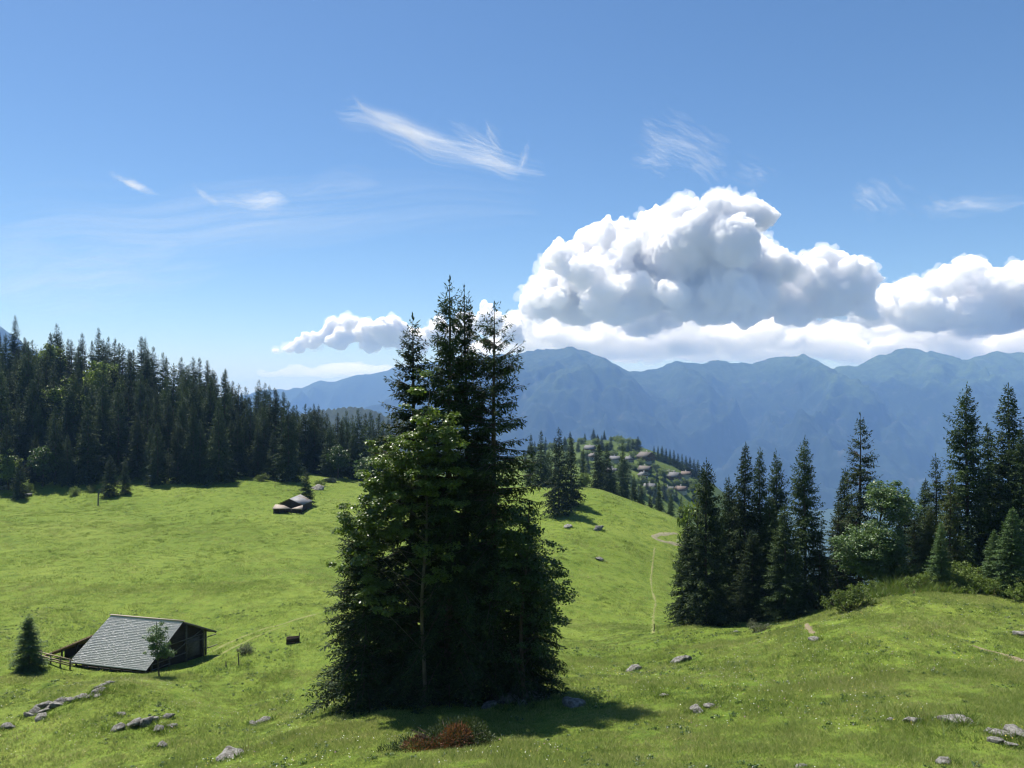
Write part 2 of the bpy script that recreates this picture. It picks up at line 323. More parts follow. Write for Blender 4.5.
def height(x, y, micro=True):
    x = np.asarray(x, float); y = np.asarray(y, float); sh = x.shape; x = x.ravel(); y = y.ravel()
    z = np.empty_like(x)
    for i in range(0, len(x), 20000):
        xs, ys = x[i:i + 20000], y[i:i + 20000]; w = _warp(xs, ys)
        d2 = ((w[:, None] - _W[None]) ** 2).sum(-1)
        z[i:i + 20000] = _U(d2) @ _coef[:_n] + _coef[_n] + w @ _coef[_n + 1:]
    if micro:
        r = np.sqrt(x * x + y * y); near = np.clip((420 - r) / 150, 0, 1)
        z = z + near * (0.75 * fbm(x / 19, y / 19, 3, 3) + (0.12 * fbm(x / 4.1 + 0.1 * y, y / 4.6, 11, 2) + 0.15 * fbm(x / 1.9, y / 1.7, 12, 2)) * (0.4 + 1.2 * np.clip(vnoise(x / 27, y / 27, 8) + 0.5, 0, 1)))
        z = z + (1 - near) * 12 * fbm(x / 160, y / 160, 5, 4) * np.clip((r - 1000) / 800, 0.1, 1)
    return z.reshape(sh)
def gz(x, y): return float(height(np.array([x]), np.array([y]))[0])
def ground_at(px, D, dz=0.0):
    x = (px - CX) / F * D
    return Vector((x, D, gz(x, D) + dz))
def ray_ground(px, py):
    """where the sight line through this pixel of the photograph meets the terrain"""
    D = np.exp(np.linspace(math.log(18), math.log(900), 1400)); x = (px - CX) / F * D
    h = height(x, D); zr = (HY - py) / F * D
    k = np.argmax(h >= zr)
    return Vector((x[k], D[k], h[k]))

def axis(parts):
    a = []
    for lo, hi, st in parts: a.append(np.arange(lo, hi, st))
    return np.concatenate(a)
gx = np.concatenate([axis([(-14400, -9000, 1800), (-9000, -1500, 540), (-1500, -400, 50), (-400, -190, 6), (-190, 150, 0.8), (150, 330, 6), (330, 1500, 45), (1500, 9000, 540), (9000, 14401, 1800)])])
gy = axis([(-300, -20, 20), (-20, 22, 3), (22, 120, 0.6), (120, 262, 0.9), (262, 430, 4), (430, 1500, 20), (1500, 15000, 500), (15000, 34001, 1900)])  # last rows: hidden far plain, added to light the clouds from below
XX, YY = np.meshgrid(gx, gy)
ZZ = height(XX, YY)
nx, ny = len(gx), len(gy)
ii = (np.arange(ny - 1)[:, None] * nx + np.arange(nx - 1)[None]).reshape(-1)
me = mesh_from('ground', np.stack([XX, YY, ZZ], -1), [np.stack([ii, ii + 1, ii + nx + 1, ii + nx], -1)], M['ground'], smooth=True)
tag(link('ground', me), kind='structure')

# ------------------------------------------------------------------ camera, light, sky
cam = bpy.data.cameras.new('camera'); camo = link('camera', cam)
cam.sensor_width = 36; cam.lens = F / 1024 * 36; cam.clip_start = 0.5; cam.clip_end = 90000
cam.shift_y = 11 / 1024
camo.location = (0, 0, 0); camo.rotation_euler = (rad(90), 0, 0)
scene.camera = camo
SUN_AZ, SUN_EL = rad(-42), rad(61)          # measured from straight ahead, to the left
sd = Vector((math.sin(SUN_AZ) * math.cos(SUN_EL), math.cos(SUN_AZ) * math.cos(SUN_EL), math.sin(SUN_EL)))
sun = bpy.data.lights.new('sun', 'SUN'); sun.energy = 4.2; sun.angle = rad(0.53); sun.color = (1.0, 0.955, 0.88)
so = link('sun', sun); so.rotation_euler = sd.to_track_quat('Z', 'Y').to_euler(); so.location = (-60, 60, 120)
w = bpy.data.worlds.new('World'); scene.world = w; w.use_nodes = True
wt = w.node_tree; bg = wt.nodes['Background']
sky = wt.nodes.new('ShaderNodeTexSky'); sky.sky_type = 'NISHITA'; sky.sun_disc = False
sky.sun_elevation = SUN_EL; sky.sun_rotation = SUN_AZ; sky.altitude = 1500; sky.air_density = 1.0; sky.dust_density = 0.7; sky.ozone_density = 3.2
hs = wt.nodes.new('ShaderNodeHueSaturation'); hs.inputs['Saturation'].default_value = 1.14; hs.inputs['Value'].default_value = 1.04
wt.links.new(sky.outputs[0], hs.inputs['Color']); wt.links.new(hs.outputs[0], bg.inputs['Color']); bg.inputs['Strength'].default_value = 0.060
vs = scene.view_settings; vs.view_transform = 'Standard'; vs.look = 'None'; vs.gamma = 1; vs.exposure = 1.1
scene.render.engine = 'CYCLES'; cy = scene.cycles
cy.max_bounces = 48; cy.diffuse_bounces = 4; cy.glossy_bounces = 2; cy.transmission_bounces = 4; cy.volume_bounces = 48; cy.transparent_max_bounces = 320
cy.use_denoising = True; cy.filter_width = 1.2
try: cy.denoiser = 'OPENIMAGEDENOISE'
except Exception: pass
cy.sample_clamp_indirect = 6.0

HAZE_COL = (0.27, 0.50, 1.0, 1); HAZE_DENS = 0.000083
#@@PART2
# ------------------------------------------------------------------ far mountains
def mountain(name, outline, D0, depth_front, xpad, seed, res=36, spur=1.0, back=2500, foot=-900, halo=900):
    """a ridge with spurs running down towards the lake; outline is the skyline as (column, row)"""
    o = np.array(outline, float); xo = (o[:, 0] - CX) / F * D0; zo = (HY - o[:, 1]) / F * D0
    x = np.arange(xo[0] - xpad, xo[-1] + xpad, res); y = np.arange(D0 - depth_front, D0 + back, res * 1.3)
    X, Y = np.meshgrid(x, y)
    def ridge(xx): return np.interp(xx, xo, zo) + 60 * fbm(xx / 260, xx * 0 + seed, seed, 6, .6)
    # spurs: ridge height is carried down along slanted, wavering lines
    t = (D0 - Y)
    slant = X + (0.1 + 0.5 * vnoise(X / 2600, X * 0, seed + 2)) * t + 620 * fbm(X / 1300, Y / 1300, seed + 3, 4)
    base = ridge(X) * (t <= 0) + ridge(X - 0.06 * t) * (t > 0)
    sp1 = np.abs(fbm(slant / 1250, t / 5200, seed + 5, 2)) * 2.2
    sp2 = np.abs(fbm((slant + 300) / 420, t / 2300, seed + 7, 3)) * 1.6
    k = np.clip(np.abs(t) / 900, 0, 1)
    rough = 310 * (0.28 - np.abs(fbm(X / 700 + .3 * fbm(Y / 500, X / 500, seed + 9, 2), Y / 700, seed + 13, 8, .6)))
    prof = np.where(t > 0, -0.40 * t + 60 * (1 - np.exp(-np.maximum(t, 0) / 500)), 0.55 * t)
    Z = base + prof + spur * (-400 * sp1 * k - 200 * sp2 * k + 160 * k) + rough * np.clip(k, 0.12, 1)
    lat = np.clip((xo[0] - X) / xpad, 0, 1) + np.clip((X - xo[-1]) / xpad, 0, 1)
    Z = Z - lat * 260
    Z = np.maximum(Z, foot - 20 + 15 * fbm(X / 300, Y / 300, seed, 2))
    nx, ny = len(x), len(y)
    ii = (np.arange(ny - 1)[:, None] * nx + np.arange(nx - 1)[None]).reshape(-1)
    me = mesh_from(name, np.stack([X, Y, Z], -1), [np.stack([ii, ii + 1, ii + nx + 1, ii + nx], -1)], M['mountain'], smooth=True)
    tag(link(name, me), kind='structure'); return float(Z.max())
tops = []
tops.append(mountain('mountain_ridge', [(380, 402), (430, 376), (470, 362), (500, 355), (540, 351), (572, 349.5), (602, 358), (630, 369), (662, 366), (694, 361.5), (730, 363), (770, 357), (802, 353.5), (827, 366.5), (858, 362), (880, 353), (899, 348.5), (935, 351), (955, 362.5), (975, 356), (996, 349.5), (1024, 354), (1090, 346), (1180, 360)],
     8600, 3600, 700, 21, res=24))
tops.append(mountain('distant_mountain', [(200, 402), (250, 394), (302, 385), (330, 380), (352, 376), (380, 372), (410, 366), (440, 362), (480, 366), (540, 380)], 12200, 2600, 900, 44, res=60))
tops.append(mountain('distant_peak', [(-80, 345), (-45, 332), (-18, 323), (-4, 322), (4, 332), (12, 350), (40, 380)], 6300, 1200, 500, 61, res=50))
# wooded spur behind the left forest
def spur_hill(name, outline, D0, seed):
    o = np.array(outline, float); xo = (o[:, 0] - CX) / F * D0; zo = (HY - o[:, 1]) / F * D0
    x = np.arange(xo[0], xo[-1], 7); y = np.arange(D0 - 500, D0 + 600, 12); X, Y = np.meshgrid(x, y)
    t = np.abs(D0 - Y); Z = np.interp(X, xo, zo) - 0.45 * t + 10 * fbm(X / 90, Y / 90, seed, 3) + 14 * (_hash(np.floor(X / 7), np.floor(Y / 12), seed) - 0.3) 
    nx, ny = len(x), len(y); ii = (np.arange(ny - 1)[:, None] * nx + np.arange(nx - 1)[None]).reshape(-1)
    tag(link(name, mesh_from(name, np.stack([X, Y, Z], -1), [np.stack([ii, ii + 1, ii + nx + 1, ii + nx], -1)], M['woodland'])), kind='structure')
spur_hill('wooded_hill', [(250, 428), (290, 418), (330, 409), (352, 409), (380, 415), (430, 428), (480, 440)], 2300, 71)

lo, hi = float(ZZ.min()) - 1, max(max(tops), float(ZZ.max())) + 25
pass
hg = Geo(); hg.box((0, 17000, lo), 29600, 35200, hi - lo)
m, nt, out = new_mat('haze')
pv = N(nt, 'ShaderNodeVolumePrincipled'); pv.inputs['Color'].default_value = HAZE_COL; pv.inputs['Density'].default_value = HAZE_DENS; pv.inputs['Absorption Color'].default_value = (0.45, 0.45, 0.45, 1)
L(nt, pv.outputs[0], out.inputs['Volume'])
tag(link('haze', hg.mesh('haze', m)), kind='stuff')

# ------------------------------------------------------------------ clouds (beyond the haze)
def ico(sub):
    bm = __import__('bmesh').new(); __import__('bmesh').ops.create_icosphere(bm, subdivisions=sub, radius=1)
    v = np.array([p.co[:] for p in bm.verts]); f = np.array([[q.index for q in p.verts] for p in bm.faces]); bm.free(); return v, f
_IV, _IF = ico(2)
def cloud_mat(name, dens, g=0.35):
    m, nt, out = new_mat(name)
    pv = N(nt, 'ShaderNodeVolumePrincipled'); pv.inputs['Color'].default_value = (0.99, 0.99, 0.992, 1); pv.inputs['Density'].default_value = dens; pv.inputs['Anisotropy'].default_value = g
    L(nt, pv.outputs[0], out.inputs['Volume']); return m
M['cloud'] = cloud_mat('cloud', 0.03)
M['cloudthin'] = cloud_mat('thin cloud', 0.0016); M['cloudbank'] = cloud_mat('bank cloud', 0.0045, 0.55); M['cloudsoft'] = cloud_mat('soft cloud', 0.011, 0.45); M['cloudmain'] = cloud_mat('tall cloud', 0.017, 0.42)
def cumulus(name, label, lobes, D, seed, voxel, mat, kids=14, flat=None, amp=1.0, group=None, stretch=1.0, deep=2.0, fringe=True):
    """lobes: (column, row, radius) of the heaped masses; each carries smaller and smaller heads"""
    rng = np.random.default_rng(seed); s = D / F; vs_, fs_, n = [], [], 0
    def ball(c, r):
        nonlocal n
        vs_.append(_IV * np.array([r * stretch, r * stretch, r]) + c); fs_.append(_IF + n); n += len(_IV)
    for lb in lobes:
        px, py, r = lb[:3]; c = np.array([(px - CX) * s, D + (lb[3] if len(lb) > 3 else rng.uniform(-deep, deep) * r) * s, (HY - py) * s]); R = r * s
        ball(c, R * 0.86)
        for k in range(kids):
            d = rng.normal(size=3); d[2] = abs(d[2]) * 0.9 - 0.25; d /= np.linalg.norm(d)
            r2 = R * rng.uniform(0.2, 0.6) ; c2 = c + d * R * 0.8 * np.array([stretch, stretch, 1]); ball(c2, r2)
            for j in range(3):
                e = rng.normal(size=3) + d; e /= np.linalg.norm(e); ball(c2 + e * r2 * 0.85, r2 * rng.uniform(0.2, 0.55))
    V = np.concatenate(vs_); Fc = np.concatenate(fs_)
    if flat is not None:
        zb = (HY - flat) * s; d = V[:, 2] - zb; V[:, 2] = zb + np.where(d < 0, d * 0.22, d)
    tmp = bpy.data.objects.new('tmp', mesh_from('tmp', V, [Fc])); COL.objects.link(tmp)
    md = tmp.modifiers.new('r', 'REMESH'); md.mode = 'VOXEL'; md.voxel_size = voxel
    dg = bpy.context.evaluated_depsgraph_get(); me = bpy.data.meshes.new_from_object(tmp.evaluated_get(dg))
    bpy.data.objects.remove(tmp)
    co = np.empty(len(me.vertices) * 3, np.float32); me.vertices.foreach_get('co', co); co = co.reshape(-1, 3).astype(float)
    no = np.empty(len(me.vertices) * 3, np.float32); me.vertex_normals.foreach_get('vector', no); no = no.reshape(-1, 3)
    def shaped(extra, terms, ph):
        disp = extra
        for sc, a in terms: disp = disp + amp * a * (3.4 * np.abs(vnoise3(co / sc, seed * 7 + ph + int(sc))) - 0.6)
        return co + no * np.broadcast_to(disp, (len(co),))[:, None]
    m2 = me.copy()
    me.vertices.foreach_set('co', shaped(0.0, ((900, 110), (420, 60), (170, 55), (75, 38)), 1).astype(np.float32).ravel()); me.update()
    me.materials.clear(); me.materials.append(mat); me.name = name
    o = link(name, me); tag(o, label, 'cloud', group)
    if fringe:
        m2.vertices.foreach_set('co', shaped(30.0, ((700, 170), (260, 130), (110, 90)), 5).astype(np.float32).ravel()); m2.update()
        m2.materials.clear(); m2.materials.append(M['cloudthin']); link('mist', m2, o)
    return o
main = [(545, 306, 22), (575, 305, 30), (612, 305, 34), (655, 300, 38), (700, 300, 38), (735, 300, 34), (552, 283, 17), (572, 262, 20), (585, 245, 16), (600, 228, 11), (607, 222, 8), (625, 262, 34), (640, 240, 22), (665, 255, 40),
        (652, 228, 18), (676, 222, 20), (684, 206, 11), (705, 225, 22), (722, 220, 16), (700, 255, 40), (735, 240, 24), (756, 233, 14), (766, 240, 9), (745, 270, 28), (560, 290, 18), (535, 312, 14)]
main = [(a - (4 if b < 245 else 0), b + (11 if b < 245 else 6 if b < 270 else 0), c) for a, b, c in main]
rq = np.random.default_rng(4)
for k in range(34):
    l = main[rq.integers(0, len(main))]
    main.append((l[0] + rq.uniform(-.9, .9) * l[2], min(312, max(232, l[1] + rq.uniform(-.5, .9) * l[2])), rq.uniform(7, 17), -rq.uniform(45, 100)))
cumulus('cumulus_cloud', 'tallest white cumulus cloud, heaped like cauliflower with a grey shaded underside', main, 21500, 3, 40, M['cloudmain'], flat=330)
cumulus('cumulus_cloud', 'medium cumulus heap joined to the right flank of the tallest cloud', [(775, 295, 24), (800, 275, 22), (818, 262, 15), (835, 268, 20), (855, 272, 11), (862, 285, 12), (830, 295, 30), (800, 305, 26), (860, 305, 18), (785, 275, 14)], 20600, 5, 44, M['cloudmain'], flat=328)
cumulus('cumulus_cloud', 'wide cloud bank at the right edge with one small raised turret', [(900, 305, 18), (925, 298, 20), (945, 285, 16), (962, 268, 9), (973, 262, 9), (968, 282, 18), (990, 290, 20), (1015, 300, 24), (1050, 292, 34), (960, 305, 26), (1030, 282, 20), (1005, 282, 16), (985, 276, 14), (930, 305, 24), (905, 296, 14), (1000, 318, 24), (940, 318, 20), (1000, 312, 26), (880, 312, 14), (884, 300, 13), (898, 300, 16), (910, 290, 13), (935, 280, 10), (1020, 312, 26), (970, 316, 24), (910, 316, 18), (1085, 310, 24)], 21800, 6, 52, M['cloudsoft'], flat=330, kids=9, stretch=1.35)
rr = np.random.default_rng(8)
band = [(x + rr.uniform(-9, 9), 336 + rr.uniform(-11, 10) - (3 if x > 860 else 0), rr.uniform(8, 14)) for x in range(490, 1075, 7)] + [(x + rr.uniform(-9, 9), 353 + rr.uniform(-6, 5), rr.uniform(6, 11)) for x in range(570, 1075, 9)]
cumulus('cloud_bank', 'long low band of cloud lying along the mountain ridge below the cumulus', band, 26000, 9, 52, M['cloudbank'], kids=8, amp=0.8, stretch=2.4, deep=6)
left = [(350, 324, 9), (338, 326, 8), (383, 330, 11), (395, 332, 12), (290, 349, 6), (303, 347, 8), (318, 343, 10), (332, 335, 12), (345, 330, 11), (358, 333, 12), (372, 335, 13), (388, 337, 13), (402, 340, 12), (418, 341, 14), (345, 343, 12), (370, 346, 11), (440, 335, 16), (465, 322, 13), (485, 309, 7), (490, 325, 14), (510, 332, 14), (462, 340, 14), (276, 351, 4)]
cumulus('cumulus_cloud', 'small bright cumulus left of and behind the tall spruce group', left, 23500, 12, 50, M['cloud'], kids=9, flat=353, amp=0.6)
rr = np.random.default_rng(10)
cumulus('stratus_cloud', 'thin flat streak of low cloud above the distant mountain on the left', [(x, 371 + rr.uniform(-3, 3) + (380 - x) * 0.01, rr.uniform(3.5, 7)) for x in range(268, 400, 8)], 27000, 13, 60, M['cloudthin'], kids=5, amp=0.5, stretch=2.6, fringe=False)

# cirrus: tapering ice filaments high up
def cirrus_mat(name, op):
    m, nt, out = new_mat(name)
    d = N(nt, 'ShaderNodeBsdfDiffuse', Color=(0.9, 0.9, 0.9, 1)); t = N(nt, 'ShaderNodeBsdfTranslucent', Color=(0.9, 0.9, 0.9, 1))
    a = N(nt, 'ShaderNodeMixShader', Fac=0.5); L(nt, d.outputs[0], a.inputs[1]); L(nt, t.outputs[0], a.inputs[2])
    tr = N(nt, 'ShaderNodeBsdfTransparent'); b = N(nt, 'ShaderNodeMixShader', Fac=op); L(nt, tr.outputs[0], b.inputs[1]); L(nt, a.outputs[0], b.inputs[2])
    L(nt, b.outputs[0], out.inputs['Surface']); return m
M['cirrus'] = cirrus_mat('cirrus', 0.017)
def cirrus(label, strokes, D, seed, mat=None, dens=1.0):
    """strokes: (polyline of (column,row), spread in pixels, number of filaments, filament radius in pixels)"""
    rng = np.random.default_rng(seed); s = D / F; g = Geo()
    for pts, spread, n, r in strokes:
        p = np.array(pts, float); tt = np.linspace(0, 1, len(p))
        ph = rng.uniform(0, 6, 3)
        for k in range(int(n * 2.2 * dens)):
            m_ = np.clip(rng.normal(.5, .24), 0.05, .95); hl = rng.uniform(0.08, 0.34); a, b = max(-.04, m_ - hl), min(1.04, m_ + hl); u = np.linspace(a, b, 14)
            x = np.interp(u, tt, p[:, 0]); y = np.interp(u, tt, p[:, 1])
            env = np.sin(np.clip(u, 0.03, 0.97) * PI) ** 0.6
            off = rng.normal() * spread * .8
            y = y + off * env + spread * (.35 * np.sin(u * 9 + ph[0]) + .2 * np.sin(u * 21 + ph[1])) + rng.normal() * .4; x = x + off * 0.3 * env + rng.normal() * 1.0
            dep = D + rng.normal() * 500 + off * 60
            w = np.stack([(x - CX) * s, np.full(14, dep), (HY - y) * s], -1)
            rr_ = r * s * np.sin(np.linspace(0.03, PI - 0.03, 14)) ** 1.6 * rng.choice([.5, .8, 1.2, 2.2], p=[.3, .3, .25, .15]) * .62
            g.tube(w, rr_, 6)
    tag(link('cirrus_cloud', g.mesh('cirrus_cloud', mat or M['cirrus'], smooth=True)), label, 'cloud', 'cirrus wisps')
cirrus('brightest feathery cirrus streak, slanting down to a frayed end above the tall spruces', [
    ([(354, 98), (364, 110), (380, 119), (405, 130), (430, 138), (462, 149)], 1.2, 60, 1.3), ([(375, 119), (400, 130), (425, 138), (450, 144)], 2.0, 80, 1.5), ([(390, 124), (420, 134), (450, 145), (480, 154)], 1.3, 50, 1.3),
    ([(450, 128), (470, 136), (488, 148), (500, 158)], 2.0, 55, 1.5), ([(455, 152), (480, 158), (505, 166), (520, 170)], 3.0, 80, 1.5), ([(465, 156), (485, 161), (510, 168)], 1.8, 40, 1.4), ([(486, 128), (492, 138), (503, 152)], 1.8, 55, 1.5), ([(518, 168), (524, 160), (527, 150)], 1.5, 36, 1.5),
    ([(335, 110), (380, 124), (430, 142), (545, 174)], 7, 60, 3.4)], 27000, 2)
cirrus('faint feathered cirrus wisp high above the tallest cumulus', [([(632, 152), (655, 158), (672, 165)], 3.5, 40, 2.6), ([(640, 128), (660, 138), (690, 150), (722, 166)], 4, 50, 2.4), ([(690, 155), (705, 165), (722, 180)], 2.5, 36, 2.2), ([(735, 166), (755, 173), (772, 180)], 2.5, 22, 2.0), ([(660, 118), (690, 135), (725, 152)], 4, 22, 2.8)], 27000, 3, dens=.8)
cirrus('small faint cirrus scrap with two tails in the sky at upper right', [([(855, 190), (870, 197), (884, 208)], 3, 30, 2.4), ([(858, 186), (880, 200), (905, 212)], 5, 16, 3)], 27000, 4)
cirrus('short faint cirrus dash nearest the upper right corner', [([(922, 198), (936, 206), (950, 211)], 2.6, 26, 2.2), ([(940, 205), (975, 206), (1030, 202)], 4, 26, 2.8)], 27000, 14)
cirrus('small bright cloud scrap alone in the sky above the forest', [([(243, 203), (258, 201), (270, 199), (286, 197)], 1.8, 70, 2.2), ([(200, 192), (206, 197), (214, 202)], 2.4, 24, 2.4), ([(205, 200), (250, 206), (280, 203)], 2.5, 20, 2.6)], 27000, 5, dens=1.3)
cirrus('tiny white cloud speck near the left edge of the sky', [([(125, 184), (134, 185.5), (145, 186)], 0.3, 110, 2.6)], 27000, 6)
cirrus('broad faint veil of cirrus spread over the left sky', [([(-40, 240), (120, 232), (300, 222), (540, 208)], 14, 40, 9), ([(-40, 290), (80, 285), (220, 270)], 12, 50, 9), ([(-60, 262), (60, 258), (180, 250)], 10, 30, 8), ([(170, 200), (300, 190), (380, 184)], 9, 10, 7)], 29000, 7, cirrus_mat('cirrus veil', 0.008))
#@@PART3
# ------------------------------------------------------------------ trees
def spruce(name, seed, H=24.0, R=4.0, base=0.06, whorl=0.4, ds=0.16, dk=0.15, sl=0.26, sw=0.075, power=0.75, mat=None, droop=1.0, wood=True, lean=0.0, gap=0.0, nb=(4, 7), fill=1.0, taper=0.2):
    rng = np.random.default_rng(seed)
    wg = Geo(); zt = np.linspace(-0.6, H, 14)
    axis_xy = np.stack([0.10 * np.sin(zt * 0.35 + seed) * (zt / H), 0.10 * np.cos(zt * 0.3 + seed) * (zt / H)], -1) + lean * (zt / H)[:, None] ** 1.5
    wg.tube(np.column_stack([axis_xy, zt]), 0.0125 * H * (1 - np.clip(zt / H, 0, 1)) ** 0.85 + 0.012, 8)
    P0, D0, LT, U = [], [], [], []
    z = base * H; sec = rng.uniform(0.72, 1.12, (8, 5))          # lopsided crown: each side and level has its own reach
    while z < H * 0.99:
        t = (z - base * H) / (H * (1 - base))
        if rng.random() > gap:
            for k in range(rng.integers(*nb) if t < 0.93 else 4):
                az = rng.uniform(0, 2 * PI)
                reach = sec[int(az / (2 * PI) * 8) % 8, min(4, int(t * 5))]
                Lb = R * ((1 - t) ** power * min(1, 0.62 + t * 2.5)) * reach * rng.uniform(0.68, 1.12) * (1.25 if rng.random() < 0.06 else 1) + 0.10 + 0.12 * (1 - t)
                if t > 0.96: Lb = min(Lb, 0.3)
                a = 0.95 * t ** 1.6 - 0.12 + rng.normal() * 0.10
                b = -0.62 * droop * (1 - t) ** 0.6 + rng.normal() * 0.10; c = 0.30 * (1 - t * 0.6) * droop
                ca, sa = math.cos(az), math.sin(az)
                bx = np.interp(z, zt, axis_xy[:, 0]); by = np.interp(z, zt, axis_xy[:, 1])
                def pt(u):
                    s = u * Lb * 0.96; zz = z + Lb * (a * u + b * u * u + c * u ** 3)
                    return np.stack([bx + s * ca, by + s * sa, zz], -1)
                if wood and Lb > 0.9:
                    u = np.linspace(0, 0.92, 5); wg.tube(pt(u), 0.012 + 0.011 * Lb * (1 - u), 3)
                nt_ = max(2, int(Lb / ds)); u = (np.arange(nt_) + rng.uniform(0, 1, nt_)) / nt_ * (0.98 - 0.10) + 0.10
                if Lb > 2.0: u = u[u > 0.22 - 0.1 * rng.random()]
                p = pt(u); n_ = len(u)
                for side in (-1, 1):
                    ang = az + side * (rad(58) + rng.normal(size=n_) * 0.25)
                    lt = (0.10 + 0.30 * Lb ** 0.75 * (1 - u) ** 0.75 * np.minimum(1, 0.3 + u * 2.2)) * rng.uniform(0.6, 1.15, n_)
                    sl_ = -0.32 * droop + rng.normal(size=n_) * 0.22
                    P0.append(p); LT.append(lt); D0.append(np.stack([np.cos(ang), np.sin(ang), sl_], -1)); U.append(np.full(n_, t))
                # sprays hanging straight below the branch and one at the tip
                h = rng.random(n_) < 0.55
                P0.append(p[h]); LT.append(rng.uniform(0.15, 0.42, h.sum()) * (0.4 + 0.6 * (1 - t)) * min(1, Lb)); D0.append(np.stack([0.35 * ca + rng.normal(size=h.sum()) * .2, 0.35 * sa + rng.normal(size=h.sum()) * .2, np.full(h.sum(), -0.9)], -1)); U.append(np.full(h.sum(), t))
                P0.append(pt(np.array([0.93]))); LT.append(np.array([0.16 + 0.05 * Lb])); D0.append(np.array([[ca, sa, a + 2 * b + 3 * c]])); U.append(np.array([t]))
        z += whorl * rng.uniform(0.6, 1.4) * (1.0 - 0.45 * t)
    P0.append(np.array([[axis_xy[-1, 0], axis_xy[-1, 1], H - 0.25]] * 3)); LT.append(np.array([0.55, 0.4, 0.3])); D0.append(np.array([[0, 0, 1.0], [.12, .1, 1], [-.1, .1, 1]])); U.append(np.ones(3)); UU = np.concatenate(U)
    P0 = np.concatenate(P0); D0 = np.concatenate(D0); LT = np.concatenate(LT); D0 /= np.linalg.norm(D0, axis=1)[:, None]
    if dk:
        K = int(np.ceil(LT.max() / dk)); base_, dirs, uu_ = [], [], []
        for k in range(K):
            ok = LT > k * dk
            if fill < 1: ok &= rng.random(len(LT)) < fill
            q = P0[ok] + D0[ok] * (k * dk + rng.uniform(0, dk * 0.6, ok.sum()))[:, None]; q[:, 2] -= 0.22 * (k * dk) ** 2 / (LT[ok] + 0.05)
            side = np.where(rng.random(ok.sum()) < 0.5, 1, -1) * rad(40)
            d = D0[ok]; d = np.stack([d[:, 0] * np.cos(side) - d[:, 1] * np.sin(side), d[:, 0] * np.sin(side) + d[:, 1] * np.cos(side), d[:, 2]], -1) + rng.normal(size=d.shape) * 0.16
            base_.append(q); dirs.append(d); uu_.append(UU[ok])
        B = np.concatenate(base_); D = np.concatenate(dirs); Ln = sl * rng.uniform(0.65, 1.35, len(B)); Wd = sw * rng.uniform(0.7, 1.3, len(B)); tf = 1 - taper * np.concatenate(uu_) ** 1.5; Ln *= tf; Wd *= tf
    else:
        B, D, Ln = P0, D0 + rng.normal(size=D0.shape) * 0.1, LT * 1.15 + 0.08; Wd = np.clip(LT * sw, sw * 0.35, sw)
    D = D / np.linalg.norm(D, axis=1)[:, None]
    up = rng.normal(size=D.shape) * 0.55 + np.array([0, 0, 1.0]); S = np.cross(D, up); S /= np.linalg.norm(S, axis=1)[:, None] + 1e-9
    mid = B + D * (Ln * 0.45)[:, None]
    V = np.stack([B, mid + S * (Wd / 2)[:, None], B + D * Ln[:, None], mid - S * (Wd / 2)[:, None]], 1)
    Q = np.arange(len(B) * 4).reshape(-1, 4)
    crown = mesh_from(name + ' crown', V, [Q], mat, rng.random(len(B)) ** 1.3)
    trunk = wg.mesh(name + ' trunk', M['bark'])
    return dict(H=H, crown=crown, trunk=trunk, n=len(B))

def leaf_quads(rng, centres, radii, per, size, up=0.9, flat=0.6):
    """leaves spread through clumps; returns quads, each a folded-free pointed leaf"""
    n = len(centres); C0 = np.repeat(centres, per, 0); Rr = np.repeat(radii, per)
    d = rng.normal(size=(n * per, 3)); d /= np.linalg.norm(d, axis=1)[:, None]
    P = C0 + d * (Rr * rng.random(n * per) ** 0.45)[:, None] * np.array([1, 1, flat])
    nrm = rng.normal(size=P.shape) * 0.55 + d * 0.45 + np.array([0, 0, up]); nrm /= np.linalg.norm(nrm, axis=1)[:, None]
    a = np.cross(nrm, rng.normal(size=P.shape)); a /= np.linalg.norm(a, axis=1)[:, None]; b = np.cross(nrm, a)
    s = size * rng.uniform(0.65, 1.3, len(P)); wv = s * rng.uniform(0.55, 0.85, len(P))
    return np.stack([P - a * (s / 2)[:, None], P + b * (wv / 2)[:, None], P + a * (s / 2)[:, None] - nrm * (s * .1)[:, None], P - b * (wv / 2)[:, None]], 1)
